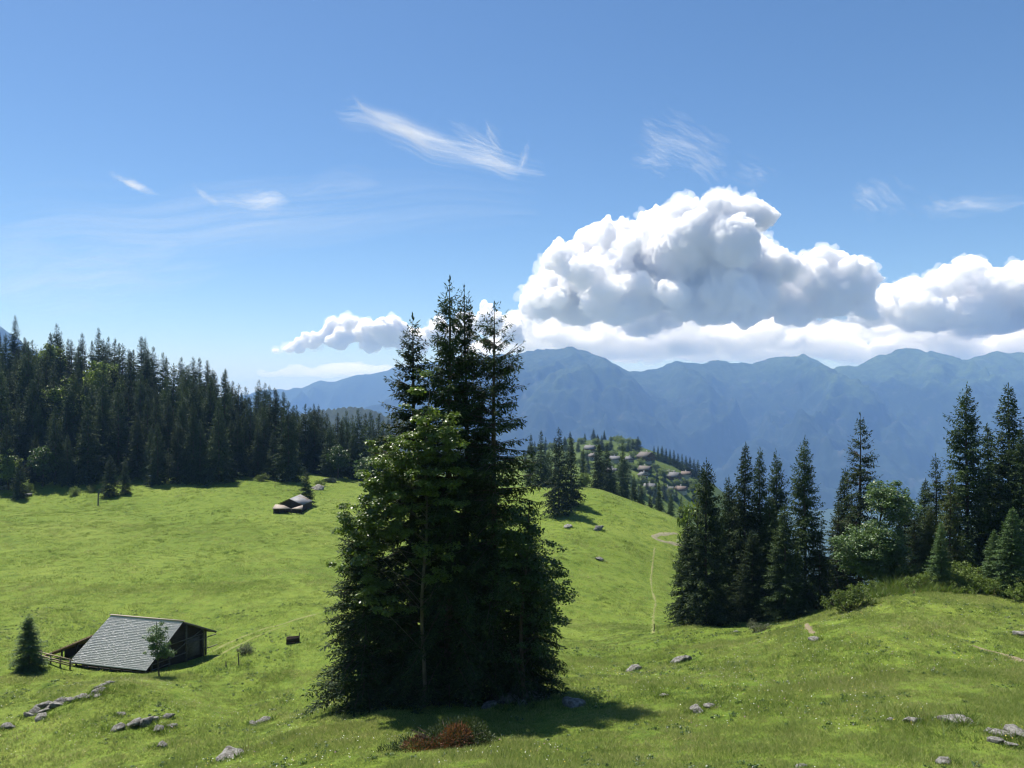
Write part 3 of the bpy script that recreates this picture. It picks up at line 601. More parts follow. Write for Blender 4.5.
def broadleaf(name, seed, H, lobes, nclump, per, size, cr=(0.4, 0.8), trunk_r=0.14, mat=None, bark=None, flat=0.55, trunk_top=None, up=0.9, bend=(0, 0), outer=0.5):
    """lobes: (x, y, z, horizontal radius, vertical radius) of the crown's masses"""
    rng = np.random.default_rng(seed); g = Geo()
    tt = trunk_top or H * 0.82; zt = np.linspace(-0.5, tt, 12)
    tx = bend[0] * (zt / tt) ** 2 + 0.12 * np.sin(zt * 0.6 + seed); ty = bend[1] * (zt / tt) ** 2 + 0.10 * np.cos(zt * 0.5 + seed)
    g.tube(np.stack([tx, ty, zt], -1), trunk_r * (1 - np.clip(zt / tt, 0, 1)) ** 0.7 + 0.02, 8)
    lv = np.array([l[3] ** 2 * l[4] for l in lobes]); lv = lv / lv.sum(); cs = []
    pick = rng.choice(len(lobes), nclump, p=lv)
    for k in pick:
        x, y, z, rh, rv = lobes[k]
        d = rng.normal(size=3); d /= np.linalg.norm(d); r = rng.random() ** outer
        cs.append([x + d[0] * rh * r, y + d[1] * rh * r, z + d[2] * rv * r])
    cs = np.array(cs); cs[:, 2] = np.maximum(cs[:, 2], 0.25)
    rc = rng.uniform(cr[0], cr[1], nclump)
    for c in cs[:: 7]:
        hd = math.hypot(c[0], c[1]); zs = min(max(c[2] - rng.uniform(0.2, 1.1) * hd - 0.3, 0.1 * H * rng.uniform(0.3, 1)), tt * 0.97)
        s = np.array([np.interp(zs, zt, tx), np.interp(zs, zt, ty), zs]); u = np.linspace(0, 1, 6)[:, None]
        mid = (s + c) / 2 + np.array([0, 0, 0.12 * hd]) + rng.normal(size=3) * 0.15
        g.tube((1 - u) ** 2 * s + 2 * u * (1 - u) * mid + u * u * c, np.linspace(0.014 + trunk_r * 0.16, 0.008, 6), 4)
    V = leaf_quads(rng, cs, rc, per, size, up, flat)
    crown = mesh_from(name + ' crown', V, [np.arange(len(V) * 4).reshape(-1, 4)], mat, rng.random(len(V)))
    return dict(H=H, crown=crown, trunk=g.mesh(name + ' trunk', bark or M['greybark']), n=len(V))
def shrub(name, seed, blobs, n, per, size, mat, stems=True):
    rng = np.random.default_rng(seed); cs = []
    lv = np.array([b[3] ** 2 * b[4] for b in blobs]); lv = lv / lv.sum()
    for k in rng.choice(len(blobs), n, p=lv):
        x, y, z, rh, rv = blobs[k]; d = rng.normal(size=3); d /= np.linalg.norm(d); r = rng.random() ** 0.45
        cs.append([x + d[0] * rh * r, y + d[1] * rh * r, max(0.05, z + d[2] * rv * r)])
    cs = np.array(cs); V = leaf_quads(rng, cs, rng.uniform(0.16, 0.34, n), per, size, 0.6, 0.9)
    g = Geo()
    for c in cs[::3]:
        u = np.linspace(0, 1, 5)[:, None]; s = np.array([c[0] * 0.25, c[1] * 0.25, -0.1])
        g.tube(s * (1 - u) + c * u + np.array([0, 0, 0.15]) * u * (1 - u), np.linspace(0.03, 0.008, 5), 4)
    return dict(H=1, crown=mesh_from(name + ' foliage', V, [np.arange(len(V) * 4).reshape(-1, 4)], mat, rng.random(len(V))), trunk=g.mesh(name + ' stems', M['bark']), n=len(V))

def plant(name, proto, label, loc, H=None, rot=0.0, group=None, wide=1.0, cat='tree', parts=('trunk', 'crown'), mat=None):
    s = (H / proto['H']) if H else 1.0
    t = thing(name, label, cat, loc, rot, (s * wide, s * wide, s), group)
    link(parts[0], proto['trunk'], t)
    c = link(parts[1], proto['crown'], t)
    if mat:                                              # this tree's own foliage colour
        c.material_slots[0].link = 'OBJECT'; c.material_slots[0].material = mat
    return t
def tree_px(name, proto, label, px, D, top, wide=1.0, rot=0.0, group=None, mat=None, sink=0.15, cat='tree'):
    p = ground_at(px, D, -sink)
    return plant(name, proto, label, p, (HY - top) / F * D - p.z, rot, group, wide, cat, mat=mat)

SN = [spruce('near spruce a', 11, 28, 5.4, 0.05, 0.52, 0.13, 0.13, 0.32, 0.11, mat=M['spruce_near'], power=0.8, gap=0.10, nb=(5, 9), droop=1.15), spruce('near spruce b', 12, 28, 6.0, 0.05, 0.52, 0.13, 0.13, 0.32, 0.11, mat=M['spruce_near'], power=0.8, gap=0.10, nb=(5, 9), droop=1.15), spruce('near spruce c', 13, 27, 5.4, 0.05, 0.46, 0.15, 0.15, 0.30, 0.10, mat=M['spruce_near'], power=0.66, droop=1.4, gap=0.16, nb=(5, 8))]
SY = spruce('young near spruce', 14, 14, 4.0, 0.02, 0.30, 0.15, 0.15, 0.28, 0.10, mat=M['spruce_near'], power=0.85, nb=(6, 10))
SM = [spruce('spruce a', 21, 20, 5.2, 0.02, 0.40, 0.20, 0.20, 0.38, 0.15, 0.85, M['spruce_near'], wood=False, nb=(6, 10)), spruce('spruce b', 22, 20, 4.2, 0.02, 0.40, 0.20, 0.20, 0.38, 0.15, 0.95, M['spruce_near'], wood=False, nb=(6, 10)), spruce('spruce c', 23, 20, 5.0, 0.03, 0.50, 0.20, 0.20, 0.36, 0.14, 0.9, M['spruce_near'], 1.25, gap=0.12, nb=(5, 8))]
SF = [spruce('far spruce', 30 + k, 22, (6.2, 5.0, 6.8, 5.8, 6.4, 4.8)[k], (0.02, 0.03, 0.02, 0.04, 0.02, 0.03)[k], 0.55, 0.34, 0.34, 0.60, 0.28, (0.9, 1.0, 0.85, 0.95, 1.05, 0.9)[k], M['spruce_far'], taper=0.5, wood=False, gap=0.05, nb=(6, 10)) for k in range(6)]
BF = [broadleaf('far broadleaf', 41 + k, 9, [(0, 0, 5.4, 2.9, 3.0), (1.2, .5, 4.2, 2.2, 2.2), (-1.3, -.4, 4.6, 2.2, 2.4)], 110, 26, 0.42, (0.6, 1.1), 0.2, M['shrub'], M['bark']) for k in range(2)]

# --- the tall group in the middle
G1 = 'spruces of the tall middle group'
tree_px('spruce_tree', SN[1], 'tallest spruce with the highest spire in the middle group', 449, 52, 281, 1.0, 0.3, G1)
tree_px('spruce_tree', SN[0], 'narrow spruce close against the right of the tallest spire', 466, 54.5, 289, 0.9, 2.2, G1)
tree_px('spruce_tree', SN[2], 'spruce with open drooping branch tiers on the right side of the middle group', 494, 52, 306, 1.05, 1.0, G1)
tree_px('spruce_tree', SN[0], 'spruce spire rising out of the maple leaves on the left of the middle group', 413, 53, 319, 1.12, 4.0, G1)
tree_px('spruce_tree', SY, 'young spruce with low boughs at the bottom left of the middle group', 366, 51, 498, 1.15, 0.8, G1)
tree_px('spruce_tree', SY, 'low dark spruce with boughs sweeping the grass at the bottom right of the middle group', 528, 51.5, 540, 1.1, 2.9, G1)
tree_px('spruce_tree', SY, 'small dark understorey spruce behind the bare trunk of the maple', 440, 55, 590, 0.9, 4.4, G1)
mp = broadleaf('maple', 51, 22, [(-2.8, -0.4, 12.6, 2.4, 2.6), (-4.0, -0.6, 9.8, 2.0, 1.6), (-3.6, -0.4, 11.6, 1.9, 1.4), (-1.6, -0.8, 17.0, 1.8, 1.8), (1.6, -1.0, 17.2, 1.6, 1.8), (-2.2, -0.6, 15.0, 1.8, 1.6), (-1.0, -1.0, 15.2, 2.2, 2.4), (0.6, -0.8, 17.6, 1.9, 2.4), (-0.6, -1.2, 12.2, 2.2, 2.0), (1.4, -1.0, 14.6, 2.0, 1.8), (-2.4, -1.0, 7.6, 2.2, 1.5), (-0.2, -0.6, 20.2, 1.1, 1.6), (0.8, -1.0, 9.6, 1.8, 1.4), (-3.0, 0.6, 13.8, 2.0, 1.6)],
               330, 84, 0.21, (0.38, 0.7), 0.115, M['maple'], M['greybark'], 0.42, 20.5, 1.0, (0.4, 0), 0.42)
p = ground_at(423, 49.3); plant('maple_tree', mp, 'tall light green maple with a thin pale trunk, front left of the middle group', p)
sh = broadleaf('dark broadleaf', 52, 14, [(0.4, 0, 9.6, 2.4, 2.8), (1.3, -0.4, 7.2, 2.3, 1.9), (-0.6, -0.6, 11.4, 1.8, 1.8), (1.6, 0.2, 5.2, 1.9, 1.5), (0.6, -0.8, 3.6, 1.7, 1.3), (-1.2, -0.5, 8.0, 1.8, 1.9)], 230, 60, 0.18, (0.4, 0.75), 0.13, M['ash'], M['bark'], 0.5, 12.5, 0.8, (0.4, 0))
p = ground_at(522, 49.8); plant('broadleaf_tree', sh, 'rounded dark green leafy tree at the lower right edge of the middle group', p)

# --- spruces and leafy trees on the right
G2 = 'spruces below the right slope'
tree_px('spruce_tree', SM[0], 'broad dark spruce at the left end of the right hand row, beside the footpath', 706, 86, 461, 0.98, 0.2, G2)
tree_px('spruce_tree', SM[1], 'slim spruce with the first spire to the right of the broad end spruce', 745, 90, 445, 0.95, 1.5, G2)
tree_px('spruce_tree', SM[1], 'slim spruce paired shoulder to shoulder with a slightly higher twin on its left', 760, 91, 450, 0.85, 3.4, G2)
tree_px('spruce_tree', SM[0], 'short topped spruce filling the gap before the wide row end spruce', 776, 93, 452, 0.75, 5.0, G2)
tree_px('spruce_tree', SM[0], 'wide symmetrical spruce standing left of the open tiered one', 805, 86, 439, 0.85, 2.4, G2)
tree_px('spruce_tree', SM[2], 'spruce with open layered tiers and blue mountain showing through, next to the pale leafy tree', 860, 92, 415, 0.95, 0.9, G2)
tree_px('spruce_tree', SM[0], 'tall dense spruce at right with the tallest crown by the picture edge', 967, 86, 386, 0.95, 1.9, G2)
tree_px('spruce_tree', SM[1], 'tall spruce half cut off by the right picture edge', 1009, 86, 386, 1.15, 3.8, G2)
tree_px('spruce_tree', SM[2], 'brownish olive spruce in front of the tall dense right spruce', 950, 80, 470, 1.0, 0.4, G2, M['spruce_olive'])
tree_px('spruce_tree', SM[1], 'low olive spruce rising behind the tall weeds', 930, 79, 508, 1.25, 2.0, G2, M['spruce_olive'])
tree_px('spruce_tree', SM[1], 'dark spruce showing between the two tall spruces at right', 988, 92, 425, 1.1, 5.1, G2)
tree_px('spruce_tree', SM[0], 'dark low spruce between the broad end spruce and the slim pair', 729, 92, 478, 1.0, 4.1, G2)
tree_px('spruce_tree', SM[0], 'dark low spruce in front of the wide symmetrical spruce', 785, 83, 505, 1.15, 3.1, G2)
tree_px('spruce_tree', SM[2], 'dark low spruce under the open tiered spruce', 838, 90, 500, 1.1, 2.7, G2)
for px, D, top, k, wd, lab in [(688, 88, 520, 0, 1.1, 'low spruce tucked into the left skirt of the broad end spruce'), (752, 86, 530, 0, 1.2, 'low spruce closing the gap under the slim pair'), (820, 84, 535, 2, 1.2, 'low shaded spruce right of the wide symmetrical spruce'), (770, 88, 500, 0, 1.1, 'dark spruce behind the olive fronted low one in the right row'), (899, 90, 520, 1, 1.1, 'small spruce seen right of the pale leafy tree'), (915, 86, 500, 2, 1.0, 'thin spruce between the pale tree and the olive spruces'), (905, 94, 492, 0, 1.1, 'dark spruce filling the gap behind the pale leafy tree'), (925, 92, 480, 1, 1.2, 'dark spruce in the gap left of the tall dense right spruce'), (936, 88, 455, 2, 1.0, 'dark spruce close on the left flank of the tall dense right spruce'), (845, 96, 470, 1, 1.1, 'dark spruce behind the left side of the open tiered spruce'), (1022, 82, 430, 0, 1.0, 'dark spruce behind the bright young spruces at the right edge')]:
    tree_px('spruce_tree', SM[k], lab, px, D, top, wd, px, G2)
tree_px('young_spruce', SM[1], 'bright blue green young spruce at the right edge above the weeds', 1012, 71, 508, 1.6, 0.9, 'young trees at right', M['spruce_young'])
tree_px('young_spruce', SM[1], 'second bright young spruce, smaller and just left of the edge one', 994, 73, 530, 1.5, 2.3, 'young trees at right', M['spruce_young'])
tree_px('young_spruce', SM[1], 'slim bright green sapling spruce standing up out of the tall weeds', 941, 73, 522, 1.3, 1.2, 'young trees at right', M['spruce_young'])
pl = broadleaf('pale tree', 61, 13.5, [(1.5, 0, 10.8, 2.1, 1.9), (2.3, 0.4, 9.6, 1.9, 1.6), (-1.0, -0.6, 5.6, 2.6, 2.2), (0.4, -0.5, 6.4, 2.2, 2.0), (-0.2, 0, 3.6, 2.4, 1.8), (1.6, -0.2, 4.6, 1.8, 1.6)], 420, 66, 0.22, (0.5, 0.9), 0.16, M['paleleaf'], M['bark'], 0.6, 11.5, 0.8, (1.4, 0), 0.4)
p = ground_at(872, 80); plant('broadleaf_tree', pl, 'pale grey green leafy tree with two rounded masses among the right spruces', p, (HY - 473) / F * 80 - p.z, 0, None, 1.15)

# --- spruces on the crest in the middle distance
G3 = 'spruces along the meadow crest'
for px, D, top, k, wd, lab in [(559, 192, 428, 0, 0.95, 'dark broad spruce standing forward on the open crest with its shadow on the grass'), (571, 199, 436, 1, 1.1, 'slimmer spruce touching the right side of the forward crest spruce'),
        (598, 250, 437, 2, 0.8, 'slender spruce at the left of a tight pair behind the crest'), (607, 247, 443, 4, 1.0, 'fuller spruce at the right of a tight pair behind the crest'), (623, 262, 442, 3, 0.8, 'tall thin spruce in front of the village with houses on either side'),
        (634, 240, 474, 1, 1.0, 'small dark spruce below the largest chalet'), (641, 246, 480, 4, 0.9, 'low spruce tucked beside the small dark spruce below the chalets'), (659, 236, 481, 1, 0.95, 'pointed spruce on the falling crest above the path bend'), (671, 232, 492, 3, 1.0, 'short spruce at the lower end of the crest, next to the right hand row'),
        (541, 245, 431, 5, 1.0, 'spruce behind and left of the forward crest spruce'), (531, 255, 434, 1, 1.0, 'spruce peeping out right of the tall middle group'), (583, 262, 448, 1, 0.9, 'small spruce left of the tight pair behind the crest'), (549, 262, 446, 2, 0.9, 'low dark spruce just behind the forward crest spruce'),
        (614, 266, 468, 4, 0.9, 'low spruce between the tight pair and the tall thin one'), (650, 262, 492, 0, 0.9, 'low spruce right of the tucked spruces below the chalets'), (681, 250, 496, 1, 1.0, 'low spruce partly behind the row at right')]:
    tree_px('spruce_tree', SF[k], lab, px, D, top, wd, px * 0.7, G3)
tree_px('broadleaf_tree', BF[0], 'rounded green bush-like tree at the left foot of the row on the right', 697, 125, 480, 0.42, 0, 'leafy trees by the crest')
tree_px('broadleaf_tree', BF[1], 'light green leafy tree between the crest spruces and the pair', 585, 258, 470, 0.8, 0, 'leafy trees by the crest')

# --- the dense forest on the left hillside
sky_px = [-60, 0, 15, 30, 62, 75, 100, 118, 130, 150, 165, 185, 200, 215, 232, 250, 270, 282, 295, 308, 318, 330, 345, 365, 385, 420]
sky_py = [330, 330, 328, 334, 322, 325, 328, 332, 334, 338, 346, 352, 358, 362, 370, 378, 382, 386, 399, 393, 400, 407, 408, 405, 412, 420]
rf = np.random.default_rng(77); spots = []
for row, (D, step) in enumerate([(240, 17), (250, 16), (262, 16), (276, 16), (292, 15), (310, 15), (322, 15), (334, 9)]):
    px = -22 + rf.uniform(0, 10)
    while px < 392:
        edge = 0
        if row == 0 and (140 > px > 95 or px > 300 or 8 < px < 25): px += step; continue
        Dj = D + rf.uniform(-5, 5) + (10 if px > 290 else 0); H = rf.uniform(17, 33) * (0.85 if row == 0 else 1)
        spots.append((px, Dj, H, row)); px += step * rf.choice([.4, .7, .9, 1.2]) * (1.0 if px < 300 else 0.8)
seen_buf = np.zeros((300, 480), bool); keep_spots = []             # leave out trees that stand wholly behind others
for px, D, H, row in sorted(spots, key=lambda q: q[1]):
    z = gz((px - CX) / F * D, D); lim = np.interp(px, sky_px, sky_py); Hm = (HY - lim) / F * D - z
    Hh = min(H, Hm * 0.95); yt, yb = HY - (z + Hh) / D * F, HY - z / D * F; hw = 0.17 * Hh / D * F; new = tot = 0
    for yy in range(int(yt), int(yb)):
        w_ = hw * (yy - yt) / max(1, yb - yt) * .8 + .4; a_, b_ = int(px - w_) + 60, int(px + w_) + 61; i_ = yy - 280
        if 0 <= i_ < 300 and b_ > 0: seg_ = seen_buf[i_, max(a_, 0):min(b_, 480)]; new += (~seg_).sum(); tot += len(seg_); seg_[:] = True
    if tot and new / tot > 0.055: keep_spots.append((px, D, H, row))
for px, D, H, row in keep_spots:
    z = gz((px - CX) / F * D, D); lim = np.interp(px, sky_px, sky_py)
    Hmax = (HY - lim) / F * D - z
    if row == 7: H = Hmax * rf.choice([1.0, .97, .9, .78, .68])
    H = min(H, Hmax * rf.uniform(0.84, 0.97)) if row < 7 else H
    if H < 6: continue
    lab = 'dark spruce standing close among others in the dense forest on the left hillside'
    grp = 'spruces of the dense left forest'
    plant('spruce_tree', SF[rf.integers(0, 6)], lab, Vector(((px - CX) / F * D, D, z - 0.2)), H, rf.uniform(0, 6.28), grp, rf.uniform(0.8, 1.15))
tree_px('spruce_tree', SF[3], 'lone spruce on the skyline at the left picture edge', 15, 338, 316, 0.8, 1, 'separate spruces of the left forest')
for k, (px, D, top, lab) in enumerate([(8, 236, 447, 'light leafy tree at the forest foot by the left picture edge'), (43, 240, 440, 'dull green leafy tree among the front spruces at far left'), (68, 246, 452, 'small leafy tree at the forest edge where the shade starts'), (205, 246, 462, 'low leafy tree in the shade of the forest front row'), (250, 241, 468, 'small leafy tree at the shaded forest foot left of the barn'), (338, 250, 440, 'leafy tree at the right end of the forest edge'), (362, 246, 452, 'leafy tree half hidden by the maple at the forest end'), (102, 296, 352, 'leafy tree standing out between spruces high on the forest slope')]):
    tree_px('broadleaf_tree', BF[k % 2], lab, px, D, top, 0.8, px, 'leafy trees in the left forest', M['ash'] if k not in (0, 7) else None)
tree_px('broadleaf_tree', BF[0], 'bright yellow green leafy tree in the dark forest', 64, 268, 374, 0.8, 1.0, 'leafy trees in the left forest')
tree_px('broadleaf_tree', BF[1], 'dull green round leafy tree high in the forest at left', 50, 330, 337, 0.8, 2.0, 'leafy trees in the left forest')
for px, D, top, wd, lab in [(110, 226, 455, 1.2, 'small spruce out in front of the forest edge, left of a narrower one'), (125, 227, 459, 0.9, 'small narrow spruce out in front of the forest edge'), (306, 197, 469, 1.2, 'small dark spruce directly behind the barn with the patched roof'), (20, 229, 458, 1.0, 'small spruce at the forest foot near the left picture edge')]:
    tree_px('young_spruce', SF[0], lab, px, D, top, wd, px, 'small spruces along the forest edge')
# --- small trees by the shingled hut
tree_px('young_spruce', SY, 'small bushy spruce standing alone left of the shingled hut', 29, 72.5, 615, 1.4, 0.4, 'small trees beside the shingled hut', M['spruce_young'])
sap = broadleaf('sapling', 71, 5.2, [(0, 0, 3.3, 1.0, 1.5), (0.2, -0.2, 4.1, 0.6, 0.9), (-0.2, 0, 2.4, 0.9, 0.8), (0.7, 0, 2.0, 0.7, 0.5)], 85, 50, 0.13, (0.22, 0.45), 0.05, M['paleleaf'], M['bark'], 0.7, 4.9, 0.7)
p = ground_at(158, 70.5); plant('sapling_tree', sap, 'thin leafy sapling in front of the roof of the shingled hut', p, (HY - 618) / F * 70.5 - p.z, 0, 'small trees beside the shingled hut')

# ------------------------------------------------------------------ shrubs and weeds
def shrub_px(name, proto, label, px, D, scale=1.0, rot=0, group=None, parts=('stems', 'foliage'), cat='shrub', wide=1.0):
    p = ground_at(px, D, -0.05); return plant(name, proto, label, p, scale, rot, group, wide, cat, parts)
hz_ = shrub('hazel', 81, [(0, 0, 1.1, 1.6, 1.1), (-1.3, 0.1, 0.7, 1.2, 0.8), (1.4, 0, 1.2, 1.2, 1.1), (0.5, 0.5, 1.5, 1.0, 0.9)], 150, 34, 0.13, M['shrub'])
gs_ = shrub('grey shrub', 82, [(0, 0, 0.5, 0.9, 0.5), (0.9, 0.1, 0.35, 0.8, 0.4), (-0.5, 0, 0.7, 0.5, 0.6)], 60, 30, 0.10, M['greyshrub'])
shrub_px('leafy_shrub', hz_, 'round fresh green shrub on the slope below the pale leafy tree', 851, 67.5, 1.0)
shrub_px('grey_shrub', gs_, 'low grey green shrub at the foot of the right spruces', 757, 75.5, 1.05)
shrub_px('grey_shrub', gs_, 'tangled weeds and twigs beside the leaning post near the shingled hut', 246, 79, 1.0, 2.0)
shrub_px('leafy_shrub', hz_, 'broad green bush right of the tall weeds under the young spruces', 985, 72.5, 0.8, 1.4)
shrub_px('leafy_shrub', hz_, 'yellowish leafy bush between the pale tree and the olive spruces', 914, 77, 1.15, 2.4)
shrub_px('leafy_shrub', hz_, 'green bush at the right picture edge on the slope', 1022, 69, 0.75, 3.6)
for px, D, sc_, rot, lab in [(948, 72.5, .85, 2.2, 'fresh green bush standing in front of the tall weeds'), (918, 73, .8, 6.0, 'fresh green bush at the left end of the tall weeds'), (970, 72, .9, 1.2, 'green bush at the right end of the tall weeds'), (935, 76, 1.1, .5, 'leafy bush behind the tall weeds below the low olive spruce'), (960, 75, 1.2, 4.2, 'dense bush behind the weeds at the foot of the tall dense right spruce'), (1000, 70.5, .8, 5.5, 'bush at the slope edge beneath the bright young spruces'), (895, 79, 1.1, 1.0, 'bush filling the foot of the pale leafy tree on its right'), (875, 74, .75, 3.3, 'low bush uphill and right of the round fresh green shrub')]:
    shrub_px('leafy_shrub', hz_, lab, px, D, sc_, rot, 'bushes on the right hand slope edge')
rs = np.random.default_rng(5)
for px, D, lab in [(28, 236, 'pale scrub at the forest foot by the left edge'), (75, 232, 'light green scrub clump where the forest shade starts'), (92, 234, 'scrub clump left of the two small edge spruces'), (262, 235, 'green scrub in the forest shade left of the barn with the patched roof'), (320, 232, 'scrub patch right of the barn with the patched roof')]:
    shrub_px('scrub_bush', hz_, lab, px, D, rs.uniform(0.9, 1.3), rs.uniform(0, 6), 'scrub along the forest edge')
# juniper with dead branches at the front
rj = np.random.default_rng(91)
def needles(blobs, n, size, seed):
    r = np.random.default_rng(seed); lv = np.array([b[3] ** 2 * b[4] for b in blobs]); k = r.choice(len(blobs), n, p=lv / lv.sum()); b = np.array(blobs)[k]
    d = r.normal(size=(n, 3)); d /= np.linalg.norm(d, axis=1)[:, None]; d[:, 2] = np.abs(d[:, 2]) * np.where(r.random(n) < 0.8, 1, -0.3)
    P = b[:, :3] + d * (r.random(n) ** 0.3)[:, None] * b[:, [3, 3, 4]]; P[:, 2] = np.maximum(P[:, 2], 0.03)
    D = d + r.normal(size=d.shape) * 0.5 + np.array([0, 0, 0.35]); D /= np.linalg.norm(D, axis=1)[:, None]
    S = np.cross(D, r.normal(size=D.shape)); S /= np.linalg.norm(S, axis=1)[:, None]; Ln = size * r.uniform(0.6, 1.5, n); Wd = Ln * 0.24
    V = np.stack([P, P + D * (Ln * .5)[:, None] + S * (Wd / 2)[:, None], P + D * Ln[:, None], P + D * (Ln * .5)[:, None] - S * (Wd / 2)[:, None]], 1)
    return V, r.random(n)
p = ground_at(443, 39.0)
t = thing('juniper_bush', 'low spreading juniper with rust red dead branches at the front of the middle group', 'shrub', p, 0, 1.5)
V, r_ = needles([(-0.1, 0, .05, .85, .55), (0.85, 0.3, .1, .75, .75), (-1.0, -.3, 0, .75, .38), (-1.7, -.6, 0, .6, .25), (1.3, -.1, 0, .6, .55), (.3, .6, .05, .8, .6)], 9000, 0.11, 1)
link('green_foliage', mesh_from('juniper green', V, [np.arange(len(V) * 4).reshape(-1, 4)], M['juniper'], r_), t)
V, r_ = needles([(0.5, -.22, .30, .52, .55), (-0.75, -.42, .12, .62, .33), (0.0, -.4, .15, .5, .38)], 2600, 0.11, 2)
link('dead_foliage', mesh_from('juniper dead', V, [np.arange(len(V) * 4).reshape(-1, 4)], M['deadneedle'], r_), t)
g = Geo()
for k in range(40):
    a = rj.uniform(0, 6.28); e = np.array([math.cos(a) * 1.3, math.sin(a) * 0.7, rj.uniform(.15, .7)]); u = np.linspace(0, 1, 5)[:, None]
    g.tube(e * u + np.array([0, 0, .15]) * u * (1 - u) + np.array([0.2, 0, -.05]), np.linspace(.03, .008, 5), 4)
link('stems', g.mesh('juniper stems', M['bark']), t)
#@@PART4
# ------------------------------------------------------------------ buildings
def P(px, py, D): return Vector(((px - CX) / F * D, D, (HY - py) / F * D))
rb = np.random.default_rng(101)
def shingled(quad, rows, cols, th=0.03):
    """overlapping shingles laid in rows over a roof plane: quad = eave right, eave left, ridge left, ridge right"""
    a, b, c, d = [np.array(p) for p in quad]; n = np.cross(b - a, d - a); n /= np.linalg.norm(n); n = n if n[2] > 0 else -n
    def pt(u, v): return (a * (1 - u) + b * u) * (1 - v) + (d * (1 - u) + c * u) * v
    vs_, q, r = [], [], []
    for i in range(rows):
        sh_ = rb.uniform(0, 1) / cols; edge = [0] + sorted((np.arange(1, cols) + rb.uniform(-.25, .25, cols - 1)) / cols + (sh_ - .5 / cols) * .8) + [1]
        for u0, u1 in zip(edge[:-1], edge[1:]):
            v0 = i / rows + rb.uniform(-.12, .12) / rows * (i > 0); v1 = min(1, (i + 1.25) / rows); lift = rb.uniform(.6, 1.5) * th; g = .06 * (u1 - u0)
            p = [pt(u0 + g, v0) + n * lift, pt(u1 - g, v0) + n * lift, pt(u1 - g, v1) + n * .004, pt(u0 + g, v1) + n * .004, pt(u0 + g, v0), pt(u1 - g, v0)]
            k = len(vs_); vs_ += p; q += [[k, k + 1, k + 2, k + 3], [k, k + 4, k + 5, k + 1]]; x = rb.random(); r += [x, x]
    return np.array(vs_), np.array(q), r
def local(o, pts): return [Vector(p) - o for p in pts]

A, B = P(146, 671, 73.0), P(68.5, 662.5, 75.2)
RR, RL = P(183.5, 621.5, 77.0), P(111, 615.2, 79.2)
BR = P(216, 631, 80.3); BL = BR + (B - A)
gnd = min(gz(A.x, A.y), gz(B.x, B.y)) - 0.25
O = Vector((A.x, A.y, gnd))
hut = thing('mountain_hut', 'low timber hut with a long grey shingled roof in the meadow at lower left', 'hut', O)
uv = (B - A).normalized(); vv = (BR - A); vv.z = 0; vv.normalize()
roof = bpy.data.objects
V, Q, r_ = shingled(local(O, [A, B, RL, RR]), 31, 62, .006)
ro = link('roof', mesh_from('hut roof shingles', V, [Q], M['shingle'], r_), hut)
g = Geo(); dn = Vector((0, 0, -0.02))
g.slab([p + dn for p in local(O, [A, B, RL, RR])], 0.10); g.slab([p + dn for p in local(O, [RR, RL, BL, BR])], 0.12)
link('roof_boards', g.mesh('hut roof boards', M['darktimber']), ro)
g = Geo(); a_, b_ = local(O, [RR, RL]); g.beam(a_ - uv * .1 + Vector((0, 0, .07)), b_ + uv * .1 + Vector((0, 0, .07)), .22, .05)
link('ridge_board', g.mesh('hut ridge board', M['paleboard']), ro)
# walls: gable planes set in from the verges
def roof_z(v):                                     # underside of the roof above the point a distance v back from the front eave
    h1 = (Vector((RR.x - A.x, RR.y - A.y, 0))).length; h2 = (Vector((BR.x - A.x, BR.y - A.y, 0))).length
    return A.z + (RR.z - A.z) * v / h1 if v < h1 else RR.z + (BR.z - RR.z) * (v - h1) / (h2 - h1)
h1 = (Vector((RR.x - A.x, RR.y - A.y, 0))).length; h2 = (Vector((BR.x - A.x, BR.y - A.y, 0))).length
def wallpoly(off):
    pts = []
    base = Vector((A.x, A.y, 0)) + Vector((uv.x, uv.y, 0)) * off
    for v in (0.9, h1, h2 - 0.8): p = base + vv * v; pts.append(Vector((p.x, p.y, roof_z(v) - 0.15)))
    lo = [base + vv * (h2 - 0.8), base + vv * 0.9]
    pts += [Vector((p.x, p.y, gnd - 0.3)) for p in lo]
    return local(O, pts)
g = Geo(); L_ = (B - A).length
w1, w2 = wallpoly(0.7), wallpoly(L_ - 0.5)
g.add([list(p) for p in w1 + w2], [], [])
n0 = g.n - 10
g.q.append(np.array([[0, 4, 9, 5], [2, 7, 8, 3]]) + n0)
g.t.append(np.array([[0, 1, 2], [5, 7, 6], [0, 2, 4], [2, 3, 4], [5, 9, 7], [7, 9, 8]]) + n0)
wl = link('wall', g.mesh('hut wall', M['darktimber']), hut)
for v in (1.0, 3.0, 5.0, 7.1, h2 - 0.85):
    g = Geo()
    p = Vector((A.x, A.y, 0)) + Vector((uv.x, uv.y, 0)) * 0.45 + vv * v; p = p - O
    g.beam((p.x, p.y, -0.2), (p.x, p.y, roof_z(v) - O.z - 0.16), 0.17)
    link('gable_post', g.mesh('hut gable post', M['greytimber']), hut)
for (v0, z0, v1, z1) in [(1.0, .75, 5.0, .8), (3.0, 1.0, 7.1, 2.75), (5.0, 1.6, 8.6, 1.65), (3.0, 2.1, 7.1, 2.15), (1.0, .25, 3.0, .3), (7.1, .5, 8.8, .5)]:
    q0 = Vector((A.x, A.y, 0)) + Vector((uv.x, uv.y, 0)) * 0.34 + vv * v0 - O; q1 = Vector((A.x, A.y, 0)) + Vector((uv.x, uv.y, 0)) * 0.34 + vv * v1 - O
    g = Geo(); g.beam((q0.x, q0.y, z0), (q1.x, q1.y, z1), 0.10, 0.07)
    link('gable_rail', g.mesh('hut gable rails', M['greytimber']), hut)
